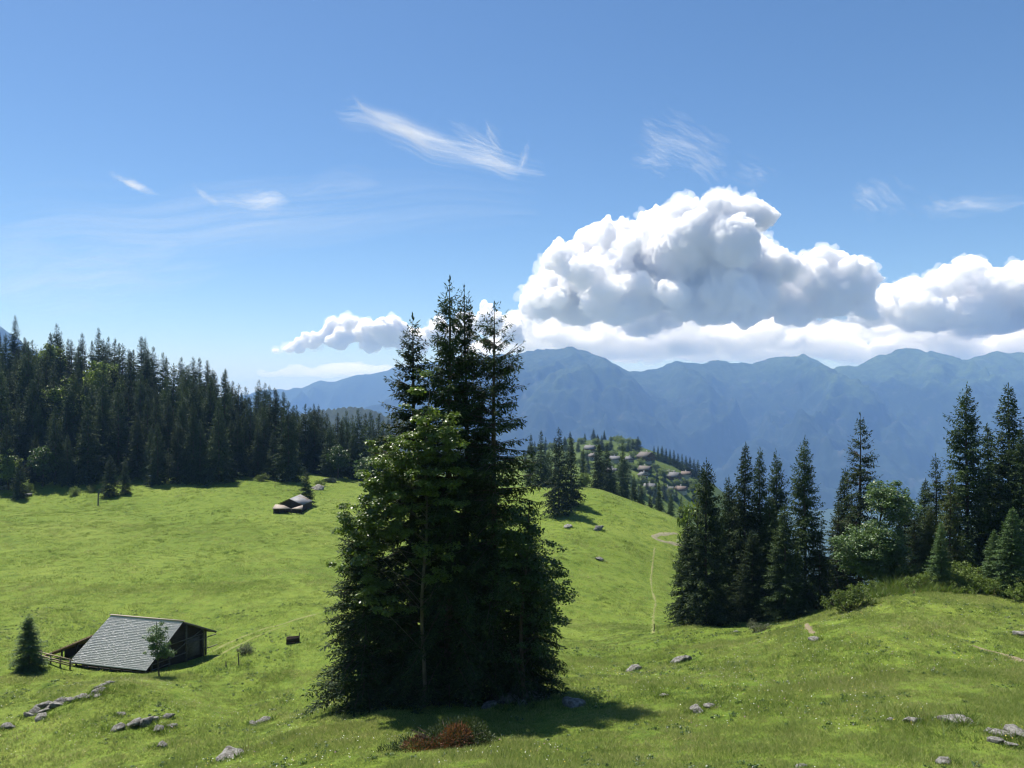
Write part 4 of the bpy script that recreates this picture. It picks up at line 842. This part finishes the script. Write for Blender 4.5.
q0 = Vector((A.x, A.y, 0)) + Vector((uv.x, uv.y, 0)) * 0.60 + vv * 5.3 - O
g = Geo(); q1 = q0 + vv * 1.5; g.slab([Vector((q0.x, q0.y, .05)), Vector((q1.x, q1.y, .05)), Vector((q1.x, q1.y, 1.9)), Vector((q0.x, q0.y, 1.9))], 0.05)
link('door', g.mesh('hut door', M['greytimber']), hut)
for k in range(7):
    g = Geo(); p = A + uv * (0.5 + k * (L_ - 1) / 6) + vv * 0.35 - O; g.beam((p.x, p.y, -0.3), (p.x, p.y, A.z - O.z + 0.05), 0.13); link('eave_post', g.mesh('hut eave post', M['greytimber']), hut)
g = Geo(); p0 = A + uv * .4 + vv * .4 - O; p1 = A + uv * (L_ - .4) + vv * .4 - O; g.beam((p0.x, p0.y, .18), (p1.x, p1.y, .18), .06, .14)
link('eave_rail', g.mesh('hut eave rail', M['greytimber']), hut)
g = Geo(); e0 = (RR + (BR - RR) * .02 - O); e1 = BR - O; g.beam(e0 - uv * .04 + Vector((0, 0, -.10)), e1 - uv * .04 + Vector((0, 0, -.10)), .06, .2)
link('verge_board', g.mesh('hut verge board', M['greytimber']), hut)
# open lean-to at its left end
E1, E2 = P(42, 656.5, 75.6), P(92, 635.2, 78.6); O2 = Vector((E1.x, E1.y, gz(E1.x, E1.y)))
back = Vector((1.3, 3.4, -0.10))
sh2 = thing('lean_to_shed', 'small open shed with a thin brown plank roof at the left end of the hut', 'shed', O2)
V, Q, r_ = shingled([E2 - O2, E1 - O2, E1 + back - O2, E2 + back - O2], 5, 16, .03)
rf2 = link('roof', mesh_from('shed planks', V, [Q], M['brownplank'], r_), sh2)
g = Geo(); g.slab([E2 - O2 + dn, E1 - O2 + dn, E1 + back - O2 + dn, E2 + back - O2 + dn], .16); link('roof_boards', g.mesh('shed roof boards', M['brownplank']), rf2)
for f_ in (0.35, 0.65, 0.97):
    for bk in (0.06, 0.95):
        p = E1.lerp(E2, f_) + back * bk - O2; g = Geo(); g.beam((p.x, p.y, -.4), (p.x, p.y, p.z - .1), .13)
        link('post', g.mesh('shed posts', M['darktimber']), sh2)
g = Geo(); a_, b_ = E1.lerp(E2, .34) + back * .9 - O2, E2 + back * .9 - O2
g.add([[a_.x, a_.y, -.4], [b_.x, b_.y, -.4], [b_.x, b_.y, b_.z - .18], [a_.x, a_.y, a_.z - .18]], [[0, 1, 2, 3]])
a2, b2 = E1.lerp(E2, .34) + back * .15 - O2, E1.lerp(E2, .34) + back * .9 - O2
g.add([[a2.x, a2.y, -.4], [b2.x, b2.y, -.4], [b2.x, b2.y, b2.z - .18], [a2.x, a2.y, a2.z - .18]], [[0, 1, 2, 3]])
link('wall', g.mesh('shed wall', M['darktimber']), sh2)
# rail fence in front of the shed
a_, b_ = ground_at(41, 75.5), ground_at(70, 73.8)
fn = thing('rail_fence', 'short weathered rail fence between the lone bushy spruce and the shingled hut', 'fence', a_)
d = b_ - a_
for k in range(4):
    g = Geo(); p = d * (k / 3); p.z = gz(a_.x + p.x, a_.y + p.y) - a_.z; g.beam((p.x, p.y, -.3), (p.x + .03, p.y, p.z + 1.05), .11)
    link('post', g.mesh('fence posts', M['greytimber']), fn)
for z_, dz in ((.35, .05), (.62, -.04), (.92, .06)):
    g = Geo(); g.beam((-.25, -.08, z_), (d.x + .3, d.y - .08, d.z + z_ + dz), .06, .11)
    link('rail', g.mesh('fence rails', M['paletimber']), fn)

# barn at the forest edge
c0 = ground_at(291, 188); bz = c0.z - .1
brn = thing('alpine_barn', 'low barn with a patched grey and rust roof at the edge of the dark forest', 'barn', (c0.x, c0.y, bz)); O3 = Vector((c0.x, c0.y, bz))
R0, R1 = P(289.5, 498.6, 187), P(300.5, 494.2, 194.5); S0, S1 = P(302.5, 504.6, 186), P(312.5, 500.8, 193.5)
W0 = R0 + (R0 - S0) * Vector((1, 1, 1)) ; W0 = Vector((2 * R0.x - S0.x + .3, R0.y + (R0.y - S0.y), S0.z)); W1 = W0 + (R1 - R0)
g = Geo(); g.slab(local(O3, [S0, S1, R1, R0]), .14); mr = link('roof', g.mesh('barn roof', M['metalroof']), brn)
g = Geo(); g.slab(local(O3, [R0, R1, W1, W0]), .14); link('roof_slope', g.mesh('barn far roof slope', M['darktimber']), mr)
g = Geo()
i0 = local(O3, [R0, S0, W0]); dd = (R1 - R0)
s_ = .92; fr = [Vector((i0[1].x * s_, i0[1].y + .5, i0[1].z - .12)), Vector((i0[0].x, i0[0].y + .5, i0[0].z - .2)), Vector((i0[2].x * s_, i0[2].y + .5, i0[2].z - .12))]
bk = [p + dd * .93 for p in fr]; lo_ = lambda p: Vector((p.x, p.y, -.5))
pts = fr + bk + [lo_(fr[0]), lo_(fr[2]), lo_(bk[0]), lo_(bk[2])]
g.add([list(p) for p in pts], [[0, 6, 8, 3], [2, 5, 9, 7], [0, 2, 7, 6], [3, 8, 9, 5]], [[0, 1, 2], [3, 5, 4]])
link('wall', g.mesh('barn wall', M['darktimber']), brn)
g = Geo(); g.slab(local(O3, [P(272, 508.6, 184), P(291, 508.4, 183.6), P(283.5, 505, 187), P(275.5, 504.2, 187.4)]), .18)
g.slab(local(O3, [P(291.4, 508.4, 183.6), P(302.2, 509, 183.4), P(303, 504.9, 186.2)]  + [P(300.5, 505.8, 186.0)]), .18)
link('pent_roof', g.mesh('barn pent roof', M['paleboard']), brn)
g = Geo()
for px in (273.5, 279, 285, 291, 296.5, 301.5):
    p = P(px, 508.8, 184) - O3; g.beam((p.x, p.y + .15, -.6), (p.x, p.y + .15, p.z - .1), .16)
a_, b_ = P(273.5, 509, 185.6) - O3, P(301.5, 509, 185.2) - O3
g.add([[a_.x, a_.y, -.6], [b_.x, b_.y, -.6], [b_.x, b_.y, b_.z], [a_.x, a_.y, a_.z]], [[0, 1, 2, 3]])
link('front_boarding', g.mesh('barn front boarding', M['darktimber']), brn)

# chalets of the village
def far_ground(px, py, D0=560, D1=980):
    D = np.linspace(D0, D1, 400); x = (px - CX) / F * D; h = height(x, D); row = HY - h / D * F
    k = np.argmax(row <= py) if (row <= py).any() else int(np.argmin(row)); return Vector((x[k], D[k], h[k]))
def chalet(label, px, py, wd, dp, hw, hr, rot, wallm, roofm, floors=2):
    wd, dp, hr = wd * .84, dp * .84, hr * .84
    p = far_ground(px, py); t = thing('chalet', label, 'chalet', p - Vector((0, 0, .4)), rot, 1, 'chalets of the village')
    g = Geo(); x, y = wd / 2, dp / 2; hw += .4
    g.add([[-x, -y, -2], [x, -y, -2], [x, y, -2], [-x, y, -2], [-x, -y, hw], [x, -y, hw], [x, y, hw], [-x, y, hw], [0, -y, hw + hr], [0, y, hw + hr]],
          [[0, 1, 5, 4], [1, 2, 6, 5], [2, 3, 7, 6], [3, 0, 4, 7]], [[4, 5, 8], [6, 7, 9]])
    wl = link('wall', g.mesh('chalet wall', M[wallm]), t)
    if wallm == 'chaletwood':
        g = Geo(); g.add([[sx * (x + .03), sy * (y + .03), z] for z in (-2, 1.6) for sx, sy in ((-1, -1), (1, -1), (1, 1), (-1, 1))], [[0, 1, 5, 4], [1, 2, 6, 5], [2, 3, 7, 6], [3, 0, 4, 7]]); link('plinth', g.mesh('chalet plinth', M['plaster']), wl)
    g = Geo(); o_, e_ = 1.2, 1.1; k = hr / x
    g.slab([(-x - e_, -y - o_, hw - k * e_ + .12), (-x - e_, y + o_, hw - k * e_ + .12), (0, y + o_, hw + hr + .12), (0, -y - o_, hw + hr + .12)], .22)
    g.slab([(0, -y - o_, hw + hr + .12), (0, y + o_, hw + hr + .12), (x + e_, y + o_, hw - k * e_ + .12), (x + e_, -y - o_, hw - k * e_ + .12)], .22)
    rf_ = link('roof', g.mesh('chalet roof', M[roofm]), t)
    g = Geo(); g.box((x * .35, y * .2, hw + hr * .4), .9, .9, hr * .6 + 1.2); link('chimney', g.mesh('chalet chimney', M['plaster']), rf_)
    for fl in range(floors):
        for c in range(3):
            wx = (-.6 + c * .6) * x; z = 1.3 + fl * 2.7
            if z + 1.4 > hw + .5: continue
            g = Geo(); g.box((wx, -y - .02, z), 1.5, .14, 1.3); wn = link('window', g.mesh('chalet window', M['plaster']), t)
            g = Geo(); g.box((wx, -y - .10, z + .14), 1.2, .06, 1.02); link('pane', g.mesh('chalet pane', M['glass']), wn)
    if floors > 1:
        g = Geo(); g.box((0, -y - .6, 3.3), wd * .95, 1.1, .18); g.box((0, -y - 1.1, 3.5), wd * .95, .1, .85); link('balcony', g.mesh('chalet balcony', M['chaletwood']), t)
    return t
for c in [('largest dark chalet with a broad brown roof at the top of the village', 646, 462, 16, 13, 6, 4.4, .7, 'chaletwood', 'roofbrown', 2),
          ('chalet with a pale roof furthest left on the village skyline', 590, 452, 11, 10, 4, 3.2, 1.1, 'chaletwood', 'roofgrey', 2),
          ('small pale walled chalet under the skyline at the left of the village', 593, 460, 9, 9, 4, 2.6, .3, 'plaster', 'roofbrown', 2),
          ('chalet with a light grey roof left of the tall thin spruce', 615, 463, 11, 9, 4, 2.8, 1.3, 'plaster', 'roofgrey', 2),
          ('low chalet beneath the light grey roof left of the tall thin spruce', 612, 474, 10, 9, 3, 2.6, 1.0, 'chaletwood', 'roofgrey', 1),
          ('pale house just right of the tall thin spruce', 629, 463, 8, 8, 4, 2.4, .5, 'plaster', 'roofgrey', 2),
          ('wide brown roofed chalet directly below the largest chalet', 645, 473, 13, 10, 4, 3.0, 1.1, 'chaletwood', 'roofbrown', 2),
          ('white walled house half hidden below the wide brown roofed chalet', 643, 479, 8, 8, 4, 2.4, .2, 'plaster', 'roofgrey', 2),
          ('long grey roofed house low in the village above the crest spruces', 650, 490, 14, 9, 3, 3.0, 1.2, 'plaster', 'roofgrey', 2),
          ('grey roofed house at the low right of the village', 668, 493, 12, 9, 3, 3.0, 1.2, 'plaster', 'roofgrey', 2),
          ('dark chalet with a reddish roof at the right end of the village', 681, 492, 10, 9, 3, 2.8, 1.0, 'chaletwood', 'roofred', 2),
          ('dark timber chalet above the reddish roof at the right', 674, 481, 14, 11, 5, 3.4, .9, 'chaletwood', 'roofgrey', 2),
          ('pale house with a red roof near the right end of the conifer row', 686, 478, 9, 8, 4, 2.6, 1.1, 'plaster', 'roofred', 2),
          ('small pale house right of the round green tree', 670, 476, 8, 8, 3, 2.4, 1.2, 'plaster', 'roofgrey', 2)]: chalet(*c)
rv = np.random.default_rng(31)
G5 = 'conifers around the village'
for k in range(30):
    px = rv.uniform(596, 704); py = rv.uniform(458, 500); plant('broadleaf_tree', BF[k % 2], 'small leafy tree between the chalets of the far village', far_ground(px, max(py, 452 + (px - 600) * .36)) - Vector((0, 0, 1.8)), rv.uniform(7, 11), px, 'leafy trees in the village', 1.25)
for k in range(44):
    px, py = rv.uniform(525, 640), rv.choice([440, 442, 444, 450, 458, 468]); plant('broadleaf_tree', BF[k % 2], 'small leafy tree between the chalets of the far village', far_ground(px, py) - Vector((0, 0, 2.4)), rv.uniform(8, 12), px, 'leafy trees in the village', 1.35)
for k in range(20):
    px, py = rv.uniform(522, 612), rv.choice([440, 443, 450, 462, 472]); plant('spruce_tree', SF[k % 6], 'dark conifer among the chalets of the far village', far_ground(px, py), rv.uniform(8, 15), px, 'conifers around the village', 1.25)
for k in range(14):
    px, py = rv.uniform(600, 704), rv.uniform(472, 506); plant('spruce_tree', SF[k % 6], 'dark conifer among the chalets of the far village', far_ground(px, max(py, 452 + (px - 600) * .36)), rv.uniform(7, 12), px, 'conifers around the village', 1.25)
for px, py, h in [(654, 459, 13), (658, 460, 14), (662, 461, 15), (666, 462, 14), (670, 464, 15), (674, 466, 16), (678, 468, 15), (682, 470, 16), (686, 473, 17), (690, 474, 17), (694, 477, 18), (698, 480, 20), (702, 484, 18), (706, 488, 16)]:
    p = far_ground(px, py, 640); plant('spruce_tree', SF[int(rv.integers(0, 6))], 'dark conifer in the row running down the skyline right of the village', p, h, px, 'conifer row beyond the village', 1.15)
for px, py, h, wd in [(633, 452, 13, 1.6), (638, 451, 15, 1.7), (628, 452, 11, 1.5), (602, 452, 11, 1.4), (578, 452, 12, 1.3), (572, 454, 12, 1.3), (566, 455, 12, 1.2), (556, 453, 10, 1.3), (545, 455, 11, 1.3), (535, 456, 11, 1.3), (588, 474, 14, 1), (604, 480, 16, 1), (622, 486, 14, 1), (632, 494, 13, 1), (656, 498, 16, 1), (664, 500, 15, 1), (676, 502, 15, 1), (596, 466, 12, 1), (640, 466, 9, 1), (657, 482, 13, 1)]:
    p = far_ground(px, py); plant('spruce_tree', SF[int(rv.integers(0, 6))], 'dark conifer among the chalets of the far village', p, h, px, G5, wd)
plant('broadleaf_tree', BF[0], 'large round light green tree in the middle of the village', far_ground(663, 480), 12, .4, 'leafy trees in the village', 1.35)
for px, py, h in [(572, 462, 9), (580, 466, 10), (600, 463, 8), (608, 458, 7), (621, 470, 8), (627, 476, 9), (635, 470, 7), (655, 470, 8), (678, 487, 8), (690, 487, 9), (636, 486, 9), (617, 480, 9), (652, 464, 6), (684, 484, 7), (598, 470, 9), (590, 468, 8), (565, 466, 9), (555, 462, 9), (545, 464, 9), (540, 458, 8), (694, 493, 10), (702, 498, 10), (662, 490, 8), (642, 498, 9), (628, 500, 9)]:
    plant('broadleaf_tree', BF[int(rv.integers(0, 2))], 'small leafy tree between the chalets of the far village', far_ground(px, py) - Vector((0, 0, 1.6)), h * 1.15, px, 'leafy trees in the village', 1.3)

# ------------------------------------------------------------------ rocks
def rock_mesh(seed, sq=0.7):
    v, f = ico(3); rng = np.random.default_rng(seed); p = v.copy()
    for k in range(9):                                   # broken faces
        n = rng.normal(size=3); n /= np.linalg.norm(n); d = rng.uniform(.45, .8); t = p @ n; p = p - np.outer(np.maximum(t - d, 0), n) * .92
    p = p * (1 + .30 * vnoise3(v * 1.7 + seed * 3.1, seed)[:, None] + .16 * vnoise3(v * 4.5 + seed, seed + 1)[:, None] + .10 * vnoise3(v * 11 + seed, seed + 2)[:, None])
    p[:, 2] *= sq
    return mesh_from('rock', p, [f], M['rock'])
RK = [rock_mesh(200 + k, (.7, .55, .8, .6, .5, .75)[k]) for k in range(6)]
rk = np.random.default_rng(17); _kr = 0; ROCKS = []
def rock(px, py, size, label, group=None, wide=1.0):
    global _kr
    p = ray_ground(px, py); ROCKS.append((p.x, p.y, size * 1.15 / 2 / F * p.y)); s = size * 1.15 / 2 / F * p.y; _kr += 1
    o = link('rock', RK[_kr % 6]); o.location = p + Vector((0, 0, s * .16)); o.rotation_euler = (rk.uniform(-.3, .3), rk.uniform(-.3, .3), rk.uniform(0, 6)); o.scale = (s * wide * rk.uniform(.9, 1.1), s * rk.uniform(.8, 1.1), s * rk.uniform(.8, 1.1))
    return tag(o, label, 'rock', group)
for px, py, s in [(30, 716, 13), (35, 713, 12), (42, 719, 13), (44, 712, 11), (45, 707, 13), (50, 708, 9), (57, 706, 14), (62, 703, 11), (66, 701, 11), (73, 701, 11), (78, 699, 9), (84, 698, 10), (90, 697, 8), (95, 694, 10), (101, 692, 9), (101, 687, 10), (105, 685, 8), (110, 683, 8), (98, 697, 7), (38, 708, 8)]:
    rock(px, py, s, 'grey stone in the broken row of stones in front of the shingled hut', 'stones of the broken row', 1.15)
for px, py, s, lab in [(118, 729, 15, 'angular grey rock at the left of the small cluster below the stone row'), (121, 715, 8, 'small upright stone above the rock cluster below the stone row'), (133, 726, 14, 'pale flat rock in the middle of the cluster below the stone row'), (143, 724, 17, 'largest pale rock of the cluster below the stone row'),
                       (150, 721, 13, 'rock at the right shoulder of the largest pale rock'), (168, 718, 9, 'isolated dark stone right of the rock cluster'), (158, 731, 12, 'low flat stone below the right of the rock cluster'), (172, 727, 9, 'small grey stone at the far right of the rock cluster'),
                       (254, 725, 9, 'dark stone beside a pale one between the hut and middle trees'), (264, 722, 13, 'pale flat stone between the hut and the middle trees'), (230, 758, 22, 'flat half buried pale rock low in the left foreground'), (8, 728, 10, 'weathered stone in the grass at the left picture edge'), (162, 747, 12, 'brownish stone low in the left foreground'),
                       (633, 671, 14, 'rounded light grey stone right of the middle group'), (677, 663, 14, 'dark mossy stone, left half of a pair on the slope'), (686, 660, 13, 'grey stone, right half of a pair on the slope'), (664, 696, 9, 'small flat pale stone below the pair on the slope'), (697, 712, 14, 'low pale stone at the left end of a flat outcrop'), (710, 707, 13, 'pale stone at the right end of a flat outcrop'),
                       (735, 633, 7, 'small stone by the low grey green shrub'), (814, 641, 10, 'grey stone on the bare spot below the round green shrub'), (912, 722, 18, 'dark rock beside a pale one at lower right'), (951, 722, 22, 'pale rounded rock at lower right, right of a dark one'), (966, 724, 12, 'dark low stone touching the pale rounded rock'), (890, 721, 8, 'tiny stone left of the dark rock at lower right'),
                       (1002, 736, 18, 'jagged grey rock at the left of the edge cluster'), (1019, 736, 24, 'largest jagged rock, cut by the right picture edge'), (994, 742, 14, 'low stone in front of the jagged edge rocks'), (1010, 746, 13, 'flat stone below the jagged edge rocks'), (990, 732, 9, 'small stone behind the jagged edge rocks'), (944, 762, 16, 'pale wedge shaped rock at the bottom near the right corner'), (800, 768, 12, 'pale stone at the bottom centre right of the foreground'), (1021, 636, 12, 'bright white stone on the right hand slope'),
                       (470, 706, 16, 'grey stone under the boughs right of the maple trunk'), (488, 708, 17, 'grey rock under the dark boughs of the middle group'), (508, 703, 20, 'rough grey rock at the foot of the dark leafy tree'), (536, 700, 26, 'striped pale boulder at the lower right of the middle group'), (573, 706, 24, 'flat pale rock out in the grass right of the middle group'), (524, 707, 13, 'small stone between two rocks at the foot of the middle group'), (318, 708, 9, 'stone at the left foot of the young spruce with low boughs'),
                       (568, 528, 8, 'grey stone in the shadow below the forward crest spruce'), (598, 530, 9, 'long pale stone right of the crest spruce shadow'), (599, 560, 8, 'lone dark stone midway down the crest meadow'), (27, 496, 9, 'dark rock on the meadow in front of the forest'), (4, 489, 9, 'pale rock at the forest foot by the left picture edge'), (318, 490, 12, 'rocky hump right of the barn with the patched roof'), (330, 482, 12, 'pale rocks on the rough bank right of the barn')]:
    rock(px, py, s, lab, None, 1.25)

# ------------------------------------------------------------------ posts, trough, log
def post(px, py, hpx, label, lean=0.0, name='fence_post', mat='greytimber', group=None):
    p = ray_ground(px, py); h = hpx / F * p.y; g = Geo(); w = max(.06, h * .05)
    g.tube([(0, 0, -.3), (lean * .5 * h, 0, h * .5), (lean * h, 0, h)], [w, w * .95, w * .8], 7); o = link(name, g.mesh(name, M[mat], smooth=False)); o.location = p
    return tag(o, label, 'post', group)
post(239, 666, 12, 'dark leaning post by the tangled weeds right of the shingled hut', -.08)
post(226, 667, 6, 'short stub of a post between the hut and the tangled weeds')
post(299, 642, 9, 'thin post standing at the right end of the dark water trough', .05)
for px, py, h, lab in [(98, 506, 14, 'thin pole standing alone on the meadow before the left forest'), (275, 488, 5, 'pale post in front of the forest, left of the barn'), (197, 491, 5, 'pale post at the shady forest edge further left of the barn'), (654, 632, 8, 'small post beside the lower end of the footpath')]:
    post(px, py, h, lab, .03)
p = ray_ground(293, 643)
t = thing('water_trough', 'dark wooden water trough on the meadow between the hut and the middle trees', 'trough', p, .25)
g = Geo(); lx, wy, hz2 = 1.35, .62, .62
g.box((0, 0, -.1), lx, wy, .26)
for sy in (-1, 1): g.box((0, sy * (wy / 2 - .04), .16), lx, .08, hz2 - .16)
for sx in (-1, 1): g.box((sx * (lx / 2 - .04), 0, .162), .08, wy - .164, hz2 - .17)
link('basin', g.mesh('trough basin', M['darktimber']), t)
g = Geo(); g.box((0, 0, .30), lx - .18, wy - .18, .02); link('water', g.mesh('trough water', M['glass']), t)

# ------------------------------------------------------------------ paths
def strip(name, pix, width, mat, lift=.07, wob=.25):
    pts = [ray_ground(*q) for q in pix]; xy = np.array([(p.x, p.y) for p in pts]); seg = np.r_[0, np.cumsum(np.linalg.norm(np.diff(xy, axis=0), axis=1))]
    s = np.arange(0, seg[-1], .35); k = np.array([np.interp(s, seg, xy[:, 0]), np.interp(s, seg, xy[:, 1])]).T
    for _ in range(6): k[1:-1] = (k[:-2] + k[1:-1] * 2 + k[2:]) / 4
    d = np.gradient(k, axis=0); d /= np.linalg.norm(d, axis=1)[:, None]; nrm = np.stack([-d[:, 1], d[:, 0]], -1)
    w_ = width * (1 + wob * 2 * vnoise(s / 2.1, s * 0, 4)) * np.clip(np.minimum(s, seg[-1] - s) / 1.5 + .1, 0, 1); c_ = np.linspace(-.5, .5, 6)
    X = k[:, None, :] + nrm[:, None, :] * (c_[None, :, None] * w_[:, None, None] + .12 * vnoise(s / 1.3, s * 0 + 3, 9)[:, None, None])
    Z = height(X[..., 0], X[..., 1]) + lift - .09 * np.abs(c_[None]) * 1.6
    n = len(s); i = (np.arange(n - 1)[:, None] * 6 + np.arange(5)[None]).reshape(-1)
    me = mesh_from(name, np.concatenate([X, Z[..., None]], -1), [np.stack([i, i + 6, i + 7, i + 1], -1)], M[mat], smooth=True)
    tag(link(name, me), kind='structure'); return k
PATHS = [strip('gravel_path', [(690, 549), (681, 545.5), (669, 543), (658, 540.5), (653, 538), (656, 535.5), (666, 534), (678, 533.5)], 1.25, 'track', .07, .5),
         strip('footpath', [(655, 547), (653.5, 556), (652.5, 566), (651, 580), (652, 592), (656, 603), (653.5, 614), (653, 626), (653, 634)], .42, 'footpath', .06, .5),
         strip('footpath', [(206, 655), (214, 651), (226, 644.5), (243, 637), (258, 631.6), (278, 625.5), (300, 619), (322, 613)], .45, 'footpath', .06, .5),
         strip('footpath', [(212, 660), (222, 654), (236, 646), (252, 638.5), (270, 631), (290, 625)], .4, 'footpath', .06, .5),
         strip('bare_soil', [(972, 646), (985, 650), (998, 653), (1012, 657), (1030, 664)], .55, 'soil', .07, .8),
         strip('bare_soil', [(806, 624), (809, 629), (815, 634)], .5, 'soil', .07, .6)]

# ------------------------------------------------------------------ grass, flowers and weeds
rg = np.random.default_rng(3)
avoid = np.concatenate(PATHS)
def wedge(n, r0, r1, pad=1.32):
    D = np.sqrt(rg.uniform(r0 * r0, r1 * r1, n)); t = rg.uniform(-1, 1, n) * (CX / F) * pad
    return D * t, D
def far_from_paths(x, y, d=.35):
    ok = np.ones(len(x), bool)
    for k in PATHS:
        lo_, hi_ = k.min(0) - 1, k.max(0) + 1; c = np.where((x > lo_[0]) & (x < hi_[0]) & (y > lo_[1]) & (y < hi_[1]))[0]
        for s in range(0, len(c), 4000):
            cc = c[s:s + 4000]; dd_ = ((np.stack([x[cc], y[cc]], -1)[:, None] - k[None]) ** 2).sum(-1).min(1); ok[cc[dd_ < d * d]] = False
    return ok
hutbox = np.array([[p.x, p.y] for p in (A, B, BL, BR)])
def inside(x, y, poly):
    s = None
    for i in range(4):
        a, b = poly[i], poly[(i + 1) % 4]; c = (b[0] - a[0]) * (y - a[1]) - (b[1] - a[1]) * (x - a[0]) > 0
        s = c.astype(int) if s is None else s + c
    return (s == 0) | (s == 4)
def blades(name, x, y, nb, hgt, wid, spread, hvar=.5, tone=None):
    ok = far_from_paths(x, y) & ~inside(x, y, hutbox); x, y = x[ok], y[ok]; hgt = np.broadcast_to(hgt, ok.shape)[ok]; wid = np.broadcast_to(wid, ok.shape)[ok]; spread = np.broadcast_to(spread, ok.shape)[ok]
    tone = None if tone is None else tone[ok]
    n = len(x); patch = np.clip(1 + 1.1 * fbm(x / 2.2, y / 3.0, 31, 3), .4, 1.7)
    rep = lambda a: np.repeat(a, nb)
    X = rep(x) + rg.normal(size=n * nb) * rep(spread); Y = rep(y) + rg.normal(size=n * nb) * rep(spread); Z = height(X, Y) - .03
    H = rep(hgt * patch) * rg.uniform(1 - hvar, 1 + hvar, n * nb); Wd = rep(wid) * rg.uniform(.7, 1.4, n * nb)
    a = rg.uniform(0, 2 * PI, n * nb); ln = H * rg.uniform(.3, 1.3, n * nb); b = rg.uniform(0, 2 * PI, n * nb)
    base = np.stack([X, Y, Z], -1); s = np.stack([np.cos(a), np.sin(a), np.zeros(n * nb)], -1) * (Wd / 2)[:, None]
    tip = base + np.stack([np.cos(b) * ln, np.sin(b) * ln, H], -1)
    V = np.stack([base - s, base + s, tip], 1)
    tn = rg.random(n) ** 1.2 * .75 + .22 * np.clip(1.6 - patch, 0, 1.2) if tone is None else tone
    r_ = np.clip(rep(tn) * .8 + rg.uniform(-.1, .55, n * nb), 0, 1)
    return V.reshape(-1, 3), r_
VV, RV = [], []
for (n, r0, r1, nb, h_, w_, sp) in [(117000, 24, 46, 6, .12, .034, .09), (105000, 44, 72, 6, .12, .048, .12), (115000, 68, 115, 5, .12, .06, .22), (93000, 108, 175, 5, .13, .10, .34), (70000, 165, 262, 4, .14, .16, .5)]:
    x, y = wedge(n, r0, r1); k = rg.uniform(.7, 1.3, n); a, b = blades('', x, y, nb, h_ * k, w_ * k, sp)
    VV.append(a); RV.append(b)
# taller darker tussocks
x, y = wedge(10500, 26, 230); c = vnoise(x / 9, y / 9, 55) > .05; x, y = x[c], y[c]
a, b = blades('', x, y, 22, rg.uniform(.16, .30, len(x)), .03 + y * .0005, .13 + y * .001, .4, rg.uniform(-.1, .3, len(x))); VV.append(a); RV.append(b)
V = np.concatenate(VV)
tag(link('grass', mesh_from('grass', V, [np.arange(len(V)).reshape(-1, 3)], M['blade'], np.concatenate(RV))), kind='stuff')
# broad leaved dark herbs and dry pale stalks between the grass
x, y = wedge(9000, 25, 100); c = (vnoise(x / 4, y / 4, 91) + .7 * vnoise(x / 1.2, y / 1.2, 92)) > .18; x, y = x[c], y[c]
ok = ~inside(x, y, hutbox); x, y = x[ok], y[ok]; n = len(x); cs = np.stack([x, y, height(x, y) + .07], -1)
Vh = leaf_quads(rg, cs, rg.uniform(.08, .30, n), 22, .10, .8, .45)
herbs = tag(link('herbs', mesh_from('herbs', Vh, [np.arange(len(Vh) * 4).reshape(-1, 4)], M['ash'], rg.random(len(Vh)))), kind='stuff')
# flower heads
x, y = wedge(9000, 25, 66); c = (vnoise(x / 6, y / 6, 77) + .6 * vnoise(x / 1.7, y / 1.7, 78)) > -.06; x, y = x[c], y[c]; n = len(x)
z = height(x, y) + rg.uniform(.12, .34, n); s = rg.uniform(.012, .030, n)
nr = rg.normal(size=(n, 3)) * .5 + np.array([0, -.3, 1]); nr /= np.linalg.norm(nr, axis=1)[:, None]; a = np.cross(nr, rg.normal(size=(n, 3))); a /= np.linalg.norm(a, axis=1)[:, None]; b = np.cross(nr, a); c0 = np.stack([x, y, z], -1)
V = np.stack([c0 + (a * math.cos(q) + b * math.sin(q)) * s[:, None] for q in np.arange(6) * PI / 3], 1)
tag(link('wildflowers', mesh_from('wildflowers', V, [np.arange(n * 6).reshape(-1, 6)], M['petal'], rg.random(n))), kind='stuff')
# tall weeds under the right-hand spruces and around the stones
VV, RV = [], []
px = rg.uniform(868, 1005, 2600); D = rg.uniform(70.5, 77, 2600); a, b = blades('', (px - CX) / F * D, D, 6, rg.uniform(.5, 1.25, 2600) * (1 - .5 * np.clip((73 - D) / 3, 0, 1)), .07, .16, .4, rg.uniform(0, .7, 2600)); VV.append(a); RV.append(b)
for (qx, qy) in [(110, 690), (60, 712), (145, 730), (246, 668), (520, 712), (575, 712), (690, 665), (955, 728), (1005, 745), (250, 690)]:
    c = ray_ground(qx, qy); a, b = blades('', c.x + rg.normal(size=30) * 1.1, c.y + rg.normal(size=30) * .8, 8, rg.uniform(.25, .5, 30), .035, .12, .4, rg.uniform(0, .5, 30)); VV.append(a); RV.append(b)
for rx, ry, rs_ in ROCKS:                              # longer grass left standing round every stone
    k = 16; q = rg.uniform(0, 2 * PI, k); q[:9] = rg.uniform(PI, 2 * PI, 9); rr2 = rs_ * rg.uniform(1.0, 1.5, k)
    a, b = blades('', rx + np.cos(q) * rr2, ry + np.sin(q) * rr2, 7, np.clip(rg.uniform(.35, .9, k) * rs_, .10, .34), .03 + ry * .0004, .05 + rs_ * .15, .5, rg.uniform(0, .6, k)); VV.append(a); RV.append(b)
V = np.concatenate(VV)
tag(link('tall_weeds', mesh_from('tall_weeds', V, [np.arange(len(V)).reshape(-1, 3)], M['weed'], np.concatenate(RV))), kind='stuff')
